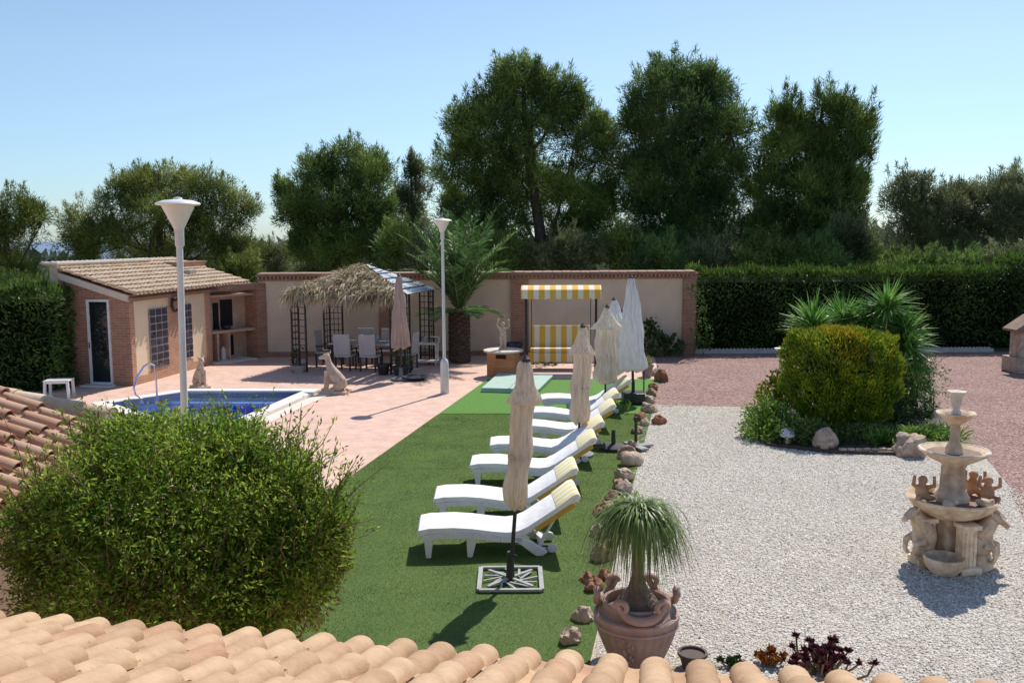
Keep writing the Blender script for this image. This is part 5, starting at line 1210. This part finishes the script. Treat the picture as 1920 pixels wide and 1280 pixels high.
leafy('dry_bush', 'brownish dry bush at the right back of the island', 'shrub', G(1748, 775), [((0, 0, .55), (.28, .3, .42)), ((-.1, 0, .95), (.22, .2, .25))], 130, .07, .03, ML_olive, 77)
def clump(name, label, px, py, n, L, W, spread, m, seed, droop=.5, lo=.35, group=None):
    g = G(px, py); g.z = .05; t = thing(name, label, 'plant', g, 0, group); rng = np.random.default_rng(seed)
    th = rng.uniform(0, 2 * PI, n); el = rng.uniform(lo, 1.45, n); Dr = np.stack([np.cos(th) * np.cos(el), np.sin(th) * np.cos(el), np.sin(el)], 1)
    P = np.stack([rng.normal(size=n) * spread, rng.normal(size=n) * spread * .6, np.zeros(n)], 1)
    ribbons('leaves', P, Dr, rng.uniform(L * .6, L * 1.1, n), W, droop, 5, m, t, rng, up=True)
    MB().lathe([(spread * .9, 0), (spread * .5, .05), (.01, .06)], 12).build('crown', M_strap, t); return t
clump('strap_leaf_plant', 'clump of arching strap leaves at right front of the island', 1722, 838, 520, .78, .035, .24, ML_green, 81)
clump('strap_leaf_plant', 'second strap leaf clump near the boulder, closer to the fountain', 1762, 828, 340, .62, .035, .16, ML_green, 82)
clump('aloe', 'dark spiky aloe in the shade between conifer and strap leaves', 1652, 838, 90, .42, .05, .08, ML_yucca, 83, droop=.1, lo=.1)
leafy('ground_cover', 'bright green trailing mound at left side of the island', 'shrub', G(1432, 826), [((0, 0, .15), (.42, .4, .22)), ((.12, .35, .38), (.35, .4, .3)), ((.35, .2, .3), (.3, .3, .35))], 418, .08, .035, ML_green, 84, stem=False, cr=.1)
leafy('ground_cover', 'yellow green leafy shrub above the trailing mound', 'shrub', G(1448, 785), [((0.05, 0, .45), (.32, .3, .32)), ((.2, .2, .75), (.2, .2, .2))], 418, .09, .045, ML_yel, 85, cr=.1)
leafy('ground_cover', 'dark low shrub under the front of the conifer', 'shrub', G(1520, 838), [((0, .1, .18), (.6, .3, .25)), ((.75, .1, .15), (.6, .3, .22)), ((-.3, .2, .3), (.3, .3, .3))], 286, .08, .03, ML_hedge, 86, stem=False, cr=.1)
leafy('ground_cover', 'dark leafy filler shrub behind the strap leaves', 'shrub', G(1700, 800), [((0, .2, .5), (.5, .4, .5)), ((-.3, .3, .9), (.4, .4, .5))], 198, .12, .05, ML_hedge, 87, stem=False)
g = G(1476, 838); o = thing('garden_ornament', 'round white mushroom-like ornament among dark plants at island front', 'ornament', (g.x, g.y, .02)); MB().lathe([(.05, 0), (.04, .12), (.05, .16)], 14).build('stalk', M_stonew, o, smooth=True); MB().lathe([(.05, .15), (.13, .18), (.135, .23), (.10, .30), (.02, .33)], 20).build('cap', mat('blueish white ceramic', (.62, .62, .70), (.45, .45, .55), scale=14), o, smooth=True)
g = G(1462, 692); o = thing('garden_ornament', 'flat white bird bath dish on a thin stem left of the conifer', 'ornament', (g.x, g.y, .02)); MB().tube([(0, 0, 0), (0, 0, .5)], .025, 8).build('stem', M_stonew, o); MB().lathe([(.03, .48), (.14, .53), (.17, .58), (.15, .58), (.02, .53)], 20).build('dish', M_white, o, smooth=True)
mb = MB(); 
for i in range(9):
    p = G(1580 + i * 15, 851); mb.box((p.x - G(1640, 851).x, p.y - G(1640, 851).y, .05), (.13, .08, .11 + .02 * math.sin(i * 3)), rz=.1 * math.sin(i * 5))
p = G(1640, 851); o = mb.build('stone_edging', M_rockp, bevel=.02, loc=(p.x, p.y, 0)); tag(o, 'low row of grey edging stones between the island boulders', 'edging')

# ================================================================== DATE PALM
g = G(862, 680); t = thing('date_palm', 'squat date palm with arching fronds in front of the garden wall', 'palm', g); zc = D(862, 585, g.y).z
rng = np.random.default_rng(91)
mb = MB().lathe([(.26, 0), (.30, .1), (.27, .5), (.27, zc - .4), (.23, zc - .1), (.13, zc + .1)], 20)
for k in range(150):
    a = k * 2.4; z = .05 + (zc + .02) * k / 150; mb.box((.28 * math.cos(a), .28 * math.sin(a), z), (.12, .15, .05), rz=a, ry=-.7)
mb.build('trunk', M_bark, t)
mb = MB(); LP_, LD_, LL_ = [], [], []
for k in range(46):
    a = k * 2.399 + rng.normal() * .1; el = math.radians(87 - 36 * (k / 46) ** 1.2 + rng.normal() * 4); Lf = rng.uniform(3.1, 3.8) * (1 if k < 30 else .8)
    if k > 40: el = math.radians(12); Lf = 1.4
    dr = Vector((math.cos(a) * math.cos(el), math.sin(a) * math.cos(el), math.sin(el))); hz = Vector((math.cos(a), math.sin(a), 0)); dro = .16 + .30 * rng.random() * (k > 12)
    pts = []; S = 16
    for i in range(S + 1):
        u = i / S; p = Vector((0, 0, zc)) + dr * Lf * u + hz * (.16 * Lf * u ** 2 * math.sin(el)) - Vector((0, 0, dro * Lf * u ** 2.4)); pts.append(p)
    mb.tube(pts, [.028 * (1 - i / S) + .006 for i in range(S + 1)], 5)
    for i in range(3, 64):
        u = i / 64 * S; b0 = min(int(u), S - 1); p = pts[b0].lerp(pts[b0 + 1], u - b0); tg = (pts[b0 + 1] - pts[b0]).normalized(); sd = tg.cross(Vector((0, 0, 1))); sd = sd.normalized() if sd.length > .01 else Vector((1, 0, 0)); nup = sd.cross(tg)
        l = .52 * math.sin(PI * min(1, (i / 64) * .9 + .12)) ** .6
        for s in (-1, 1):
            dd = tg * .75 + sd * s * .75 + nup * .35 + Vector(rng.normal(size=3)) * .08; LP_.append(p[:]); LD_.append(dd[:]); LL_.append(l)
mb.build('frond_stalk', mat('frond stalk', (.16, .15, .06), (.10, .10, .04)), t)
ribbons('leaflets', np.array(LP_), np.array(LD_), np.array(LL_), .028, .28, 2, ML_palm, t, rng)

# ================================================================== BIG LEAFY BUSH
Bc = Vector((D(330, 1000, 5.75).x, 5.75, 0)); t = thing('leafy_bush', 'large rounded leafy green bush between the two tiled roofs', 'bush', Bc); rng = np.random.default_rng(101)
kz = 5.75 / F
lobes = []
for (px, py, rxp, rzp, dy) in ((330, 960, 250, 170, 0), (215, 945, 140, 110, .0), (95, 985, 90, 85, -.05), (465, 945, 145, 120, .1), (560, 1010, 98, 105, 0), (330, 835, 150, 65, .15), (235, 825, 75, 50, .2), (430, 838, 90, 55, .1), (540, 905, 60, 60, .1), (300, 1090, 240, 110, -.2), (545, 1075, 100, 95, -.1), (430, 1130, 150, 90, -.25), (600, 1010, 62, 90, 0), (150, 1110, 110, 80, -.2), (400, 1180, 180, 80, -.1), (90, 1040, 70, 55, -.15)):
    c = D(px, py, 5.75 + dy); lobes.append(((c.x - Bc.x, c.y - Bc.y, c.z), (rxp * kz, min(rxp * kz, .75), rzp * kz)))
Ps, Ds = [], []
for (c, r) in lobes:
    n = int(11500 * (r[0] * r[2]) ** .9 / .25); d = sph(rng, n); rad = rng.uniform(.35, 1.06, n) ** .8; rad = rad * (1 + .13 * np.sin(d[:, 0] * 7 + c[0] * 5) * np.sin(d[:, 2] * 8 + c[2]) + .07 * np.sin(d[:, 0] * 19))
    P = np.array(c) + d * rad[:, None] * np.array(r); Ps.append(P); Ds.append(d + rng.normal(size=(n, 3)) * .8 + np.array([0, 0, -.15]))
# sprouting twigs
mb = MB(); 
for k in range(1000):
    c, r = lobes[rng.integers(len(lobes))]; d = norm(rng.normal(size=3) + np.array([0, -.2, .45])); s = np.array(c) + d * np.array(r) * .85; L = rng.uniform(.08, .20) + (.10 * rng.random() if d[2] > .4 else 0); e = s + (d * .7 + np.array([0, 0, .6]) + rng.normal(size=3) * .35) * L
    if e[2] > 2.68: continue
    mb.tube([s, (s + e) / 2 + rng.normal(size=3) * .015, e], [.004, .003, .0015], 4, cap=False)
    m_ = 18; u = rng.uniform(.15, 1.05, m_); Ps.append(s + (e - s) * u[:, None] + rng.normal(size=(m_, 3)) * .012); Ds.append(np.tile((e - s)[None], (m_, 1)) * 1.2 + rng.normal(size=(m_, 3)) * .3)
P = np.concatenate(Ps); Dd = np.concatenate(Ds)
keep = (P[:, 1] + Bc.y > 4.62 + .0 * P[:, 2]) ; P, Dd = P[keep], Dd[keep]
print('bush leaves', len(P))
low = (rng.random(len(P)) < np.clip((2.15 - P[:, 2]) * .42 + .12 * np.sin(P[:, 0] * 6 + 1) * np.sin(P[:, 2] * 5), .08, .62))  # russet leaves thicken downward, partly painting in the shade of the lower half
lf('foliage', P[~low], Dd[~low], rng.uniform(.024, .052, (~low).sum()), .013, ML_bush, t, rng)
lf('russet_foliage', P[low], Dd[low], rng.uniform(.025, .055, low.sum()), .012, ML_bushr, t, rng)
for k in range(34):
    c, r = lobes[rng.integers(len(lobes))]; limb(mb, (rng.normal() * .1, rng.normal() * .1, .1), np.array(c) + sph(rng, 1)[0] * np.array(r) * .75, .02, .005, rng, n=6, sides=5)
mb.build('branch', M_twig, t)

# ================================================================== TREES
def tree(name, label, Y, base_px, lob, m, seed, dens=26, per=26, bl=.21, bw=.062, up=.5, cr=.34, group='trees beyond the garden', gz=None, trunk_r=.22, cat='tree', inner=.3):
    gx = D(base_px, 500, Y).x; z0 = terrain_z(gx, Y) - .05; t = thing(name, label, cat, (gx, Y, z0), 0, group); rng = np.random.default_rng(seed); k = Y / F
    lobes = []
    for i, (px, py, rx_, rz_) in enumerate(lob):
        dy = rng.uniform(-.5, .5) * rx_ * k; c = D(px, py, Y); lobes.append(((c.x - gx, dy, c.z - z0), (rx_ * k * .97, rx_ * k * .8, rz_ * k * .97)))
    core = list(lobes)
    for (c, rr_) in core:
        for q in range(5):
            d = sph(rng, 1)[0]; d[2] = abs(d[2]) * .9 - .15; f = rng.uniform(.85, 1.1); sc_ = rng.uniform(.25, .42)
            lobes.append(((c[0] + d[0] * rr_[0] * f, c[1] + d[1] * rr_[1] * f, c[2] + d[2] * rr_[2] * f), tuple(x * sc_ for x in rr_)))
    sprigs = []
    for (c, rr_) in core:
        for q in range(int(5 + 5 * rr_[0])):
            d = sph(rng, 1)[0]; d[2] = abs(d[2]); d = d / np.linalg.norm(d); e = np.array(c) + d * np.array(rr_) * rng.uniform(.9, 1.02); hgt = rng.uniform(.35, .85) * (1.25 if up > .8 else 1)
            nb = 70; u = rng.random(nb); ax = np.array([d[0] * .35, d[1] * .35, 1.0]); sprigs.append((e + ax * (u * hgt)[:, None] + rng.normal(size=(nb, 3)) * (.13 * (1.15 - u))[:, None], ax + rng.normal(size=(nb, 3)) * .55))
    P, Dd = cluster_pts(rng, lobes, dens * 1.45, int(per * 2.6), cr * 1.05, up, inner)
    P = np.concatenate([P] + [q[0] for q in sprigs]); Dd = norm(np.concatenate([Dd] + [q[1] for q in sprigs]))
    ok = P[:, 2] > .1; P, Dd = P[ok], Dd[ok]
    ribbons('crown', P, Dd, rng.uniform(bl * .6, bl * 1.2, len(P)), bw, .05, 1, m, t, rng)
    mb = MB(); zs = [l[0][2] for l in lobes]; zmid = (min(zs) + max(zs)) / 2; cxm = sum(l[0][0] for l in lobes) / len(lobes)
    tr = limb(mb, (0, 0, 0), (cxm * .8, 0, zmid), trunk_r, trunk_r * .6, rng, bend=.03, n=6, sides=9)
    limb(mb, tr[-1], (cxm, 0, max(zs)), trunk_r * .6, .05, rng, bend=.05)
    for (c, r) in core:
        a = tr[3 + int(rng.integers(4))]; e = Vector(c) + Vector(rng.normal(size=3)) * .2; limb(mb, a, e, trunk_r * .28, .025, rng)
        for q in range(5):
            d = sph(rng, 1)[0] * np.array(r) * .85; limb(mb, e, np.array(c) + d + np.array([0, 0, .1]), .04, .012, rng, n=3, sides=5)
    mb.build('trunk', M_bark, t); return t
tree('umbrella_pine', 'spreading olive-green pine behind the pool house roof', 46, 300, [(290, 345, 72, 30), (385, 362, 55, 34), (445, 392, 38, 30), (225, 385, 42, 22), (160, 430, 50, 42), (220, 455, 70, 45), (320, 405, 70, 38), (400, 440, 60, 45), (445, 478, 50, 30), (330, 470, 90, 35), (140, 470, 35, 30), (250, 350, 35, 22)], ML_pine2, 201, dens=15, trunk_r=.25, up=.35, cr=.42)
tree('pine_tree', 'pine crown cut by the left edge of the picture', 44, 20, [(22, 402, 52, 36), (5, 460, 52, 48), (58, 412, 24, 32), (25, 515, 42, 26), (-50, 430, 60, 60)], ML_pine2, 202, dens=16, cr=.38)
tree('pine_tree', 'round dark pine left of centre, behind the thatched gazebo', 41, 650, [(655, 318, 58, 48), (600, 340, 45, 48), (705, 345, 38, 55), (560, 405, 38, 38), (640, 400, 85, 60), (600, 450, 55, 45), (715, 430, 45, 60), (680, 470, 70, 38), (533, 362, 14, 14), (575, 470, 30, 30)], ML_pine, 203, dens=22)
tree('pine_tree', 'slim pale young pine between the round dark pine and the largest pine', 44, 775, [(778, 328, 18, 30), (775, 375, 28, 40), (760, 420, 38, 50), (775, 470, 45, 40)], ML_olive, 204, dens=18, trunk_r=.1)
tree('pine_tree', 'largest pine with a high pointed top, behind the date palm', 39, 1020, [(965, 150, 42, 42), (1000, 175, 50, 45), (930, 200, 40, 40), (1045, 190, 45, 48), (880, 235, 45, 42), (950, 270, 85, 65), (1085, 250, 52, 55), (1125, 300, 45, 65), (860, 315, 45, 50), (985, 350, 90, 65), (890, 380, 58, 55), (1095, 370, 60, 60), (930, 430, 65, 50), (1125, 420, 45, 60), (1060, 440, 35, 30), (850, 440, 35, 50)], ML_pine, 205, dens=26, trunk_r=.32)
tree('pine_tree', 'tall domed dark pine right of the largest one', 38.5, 1270, [(1275, 142, 58, 34), (1225, 185, 42, 48), (1325, 180, 52, 48), (1275, 240, 85, 65), (1190, 240, 25, 50), (1365, 255, 42, 55), (1210, 310, 45, 55), (1345, 320, 60, 55), (1275, 340, 85, 70), (1215, 395, 45, 50), (1330, 410, 75, 60), (1265, 440, 60, 40), (1375, 460, 40, 40), (1240, 470, 50, 35), (1310, 475, 55, 35)], ML_pine3, 206, dens=28, trunk_r=.3)
tree('pine_tree', 'feathery upright pine right of the tall domed one', 38, 1500, [(1475, 225, 30, 38), (1555, 215, 38, 38), (1605, 240, 32, 42), (1480, 280, 50, 50), (1550, 290, 55, 55), (1618, 290, 22, 30), (1450, 350, 45, 50), (1530, 365, 75, 60), (1600, 345, 25, 30), (1590, 390, 35, 40), (1460, 425, 55, 55), (1550, 440, 75, 55), (1480, 475, 60, 35), (1570, 480, 60, 30)], ML_pine, 207, dens=26, up=1.0, bl=.26)
tree('olive_tree', 'grey green tree at the right, first beyond the sky gap', 41, 1715, [(1715, 360, 42, 32), (1700, 405, 42, 42), (1755, 400, 42, 42), (1720, 450, 55, 45), (1680, 480, 45, 30), (1760, 480, 50, 30)], ML_olive, 208, dens=20, up=.6)
tree('olive_tree', 'grey green tree in the middle of the right-hand group', 41.5, 1820, [(1800, 385, 40, 34), (1850, 372, 42, 34), (1820, 430, 55, 45), (1780, 460, 45, 35), (1830, 480, 60, 30)], ML_olive, 209, dens=20, up=.6)
tree('olive_tree', 'grey green tree at the right edge of the picture', 40, 1905, [(1890, 368, 30, 38), (1925, 360, 40, 40), (1900, 420, 45, 50), (1880, 470, 45, 35), (1960, 410, 60, 60)], ML_olive, 210, dens=20, up=.6)
BU = [(500, 480, 45, 30, 52, ML_olive), (545, 490, 40, 28, 55, ML_pine3), (590, 495, 50, 25, 48, ML_olive), (760, 470, 45, 50, 36, ML_pine), (820, 480, 40, 40, 35, ML_olive), (930, 475, 50, 40, 35, ML_pine), (1000, 490, 40, 25, 35.5, ML_olive), (1080, 475, 45, 38, 34.5, ML_olive), (1170, 470, 50, 45, 35, ML_pine), (1230, 480, 50, 35, 34.5, ML_pine3), (1340, 480, 50, 35, 35, ML_olive), (1430, 478, 55, 40, 35, ML_pine), (1520, 480, 60, 35, 35, ML_pine3), (1600, 455, 45, 50, 36, ML_olive), (1650, 480, 40, 30, 36, ML_pine), (1700, 485, 60, 30, 35, ML_pine), (1800, 485, 60, 30, 35, ML_pine3), (1880, 480, 50, 35, 35, ML_olive), (30, 540, 60, 30, 40, ML_pine), (440, 500, 45, 25, 44, ML_pine2)]
BU = [(a, b + (22 if a > 1640 else 8), c, d * (.6 if a > 1640 else .78), e, f) for (a, b, c, d, e, f) in BU]
DS = ['left of the round dark pine', 'far off in the gap left of the round dark pine', 'low under the round dark pine', 'beneath the slim young pine', 'behind the left palm fronds', 'behind the right palm fronds', 'by the big pine trunk', 'above the wall right of the big pine trunk', 'above the wall behind the tall parasol', 'under the tall domed pine, left side', 'under the tall domed pine, right side', 'above the left end of the long hedge', 'under the feathery pine', 'at the right foot of the feathery pine', 'in the gap left of the right-hand trees', 'under the first grey green tree', 'under the middle grey green tree', 'under the grey green tree at the picture edge', 'above the left hedge by the distant lamp', 'above the brick chimney of the pool house']
for i, ((px, py, rx_, rz_, Y, m), ds) in enumerate(zip(BU, DS)):
    r_ = random.Random(i)
    tree('wild_shrub', 'wild shrub ' + ds, Y, px, [(px, py, rx_, rz_), (px + r_.uniform(-.6, .6) * rx_, py - rz_ * .5, rx_ * .6, rz_ * .6), (px + r_.uniform(-.7, .7) * rx_, py + 12, rx_ * .8, rz_ * .7)], m, 300 + i, dens=20, group='wild shrubs beyond the wall', trunk_r=.07, cat='shrub', up=.6, bl=.19)
# far woodland as one mass
rng = np.random.default_rng(400); n = 900; Yw = rng.uniform(75, 420, n); xx = rng.uniform(-.62, .62, n) * Yw; lob = []
Ps, Ds, Ls = [], [], []
for i in range(n):
    z = terrain_z(xx[i], Yw[i]); r = rng.uniform(1.5, 4.0); k = 60; d = sph(rng, k); Ps.append(np.array([xx[i], Yw[i], z + r * .6]) + d * np.array([r, r, r * .8])); Ds.append(d + [0, 0, .4]); Ls.append(np.full(k, r * .55))
P = np.concatenate(Ps); Dd = np.concatenate(Ds)
hz_m = leaf_mat('hazy far foliage', (.05, .075, .06), (.09, .12, .09), (.16, .19, .14), scale=.02, trans=.2)
o = lf('far_woodland', P, Dd, np.concatenate(Ls), np.concatenate(Ls) * .8, hz_m, None, rng); o['kind'] = 'stuff'; o['label'] = 'hazy woodland far beyond the garden'

# ================================================================== LIGHT, WORLD
AZ = math.radians(27); EL = math.radians(51)
sd = Vector((math.sin(AZ) * math.cos(EL), math.cos(AZ) * math.cos(EL), math.sin(EL)))
sl = bpy.data.lights.new('sun', 'SUN'); sl.energy = 5.0; sl.angle = math.radians(.55); sl.color = (1, .95, .87)
so = bpy.data.objects.new('sun', sl); C.objects.link(so); so.rotation_euler = (-sd).to_track_quat('-Z', 'Y').to_euler()
w = bpy.data.worlds.new('World'); bpy.context.scene.world = w; w.use_nodes = True; nt = w.node_tree
sk = nt.nodes.new('ShaderNodeTexSky'); sk.sky_type = 'NISHITA'; sk.sun_disc = False; sk.sun_elevation = EL; sk.sun_rotation = AZ; sk.air_density = 1.0; sk.dust_density = .35; sk.ozone_density = 1.5; sk.altitude = 100
tc = nt.nodes.new('ShaderNodeTexCoord'); sx = nt.nodes.new('ShaderNodeSeparateXYZ'); nt.links.new(tc.outputs['Generated'], sx.inputs[0])
mxs = N(nt, 'ShaderNodeMix', data_type='RGBA', blend_type='MULTIPLY'); mxs.inputs[0].default_value = 1
nt.links.new(sk.outputs[0], mxs.inputs[6]); nt.links.new(ramp(nt, sx.outputs[2], [(0, (.60, .76, 1.0)), (.06, (.70, .84, 1.0)), (.18, (.92, .97, 1.0)), (.35, (1, 1, 1))]), mxs.inputs[7])
nt.links.new(mxs.outputs[2], nt.nodes['Background'].inputs[0]); nt.nodes['Background'].inputs[1].default_value = .135
sc = bpy.context.scene; sc.view_settings.view_transform = 'Standard'; sc.view_settings.look = 'None'; sc.view_settings.exposure = 0
sc.cycles.max_bounces = 8; sc.cycles.transparent_max_bounces = 12
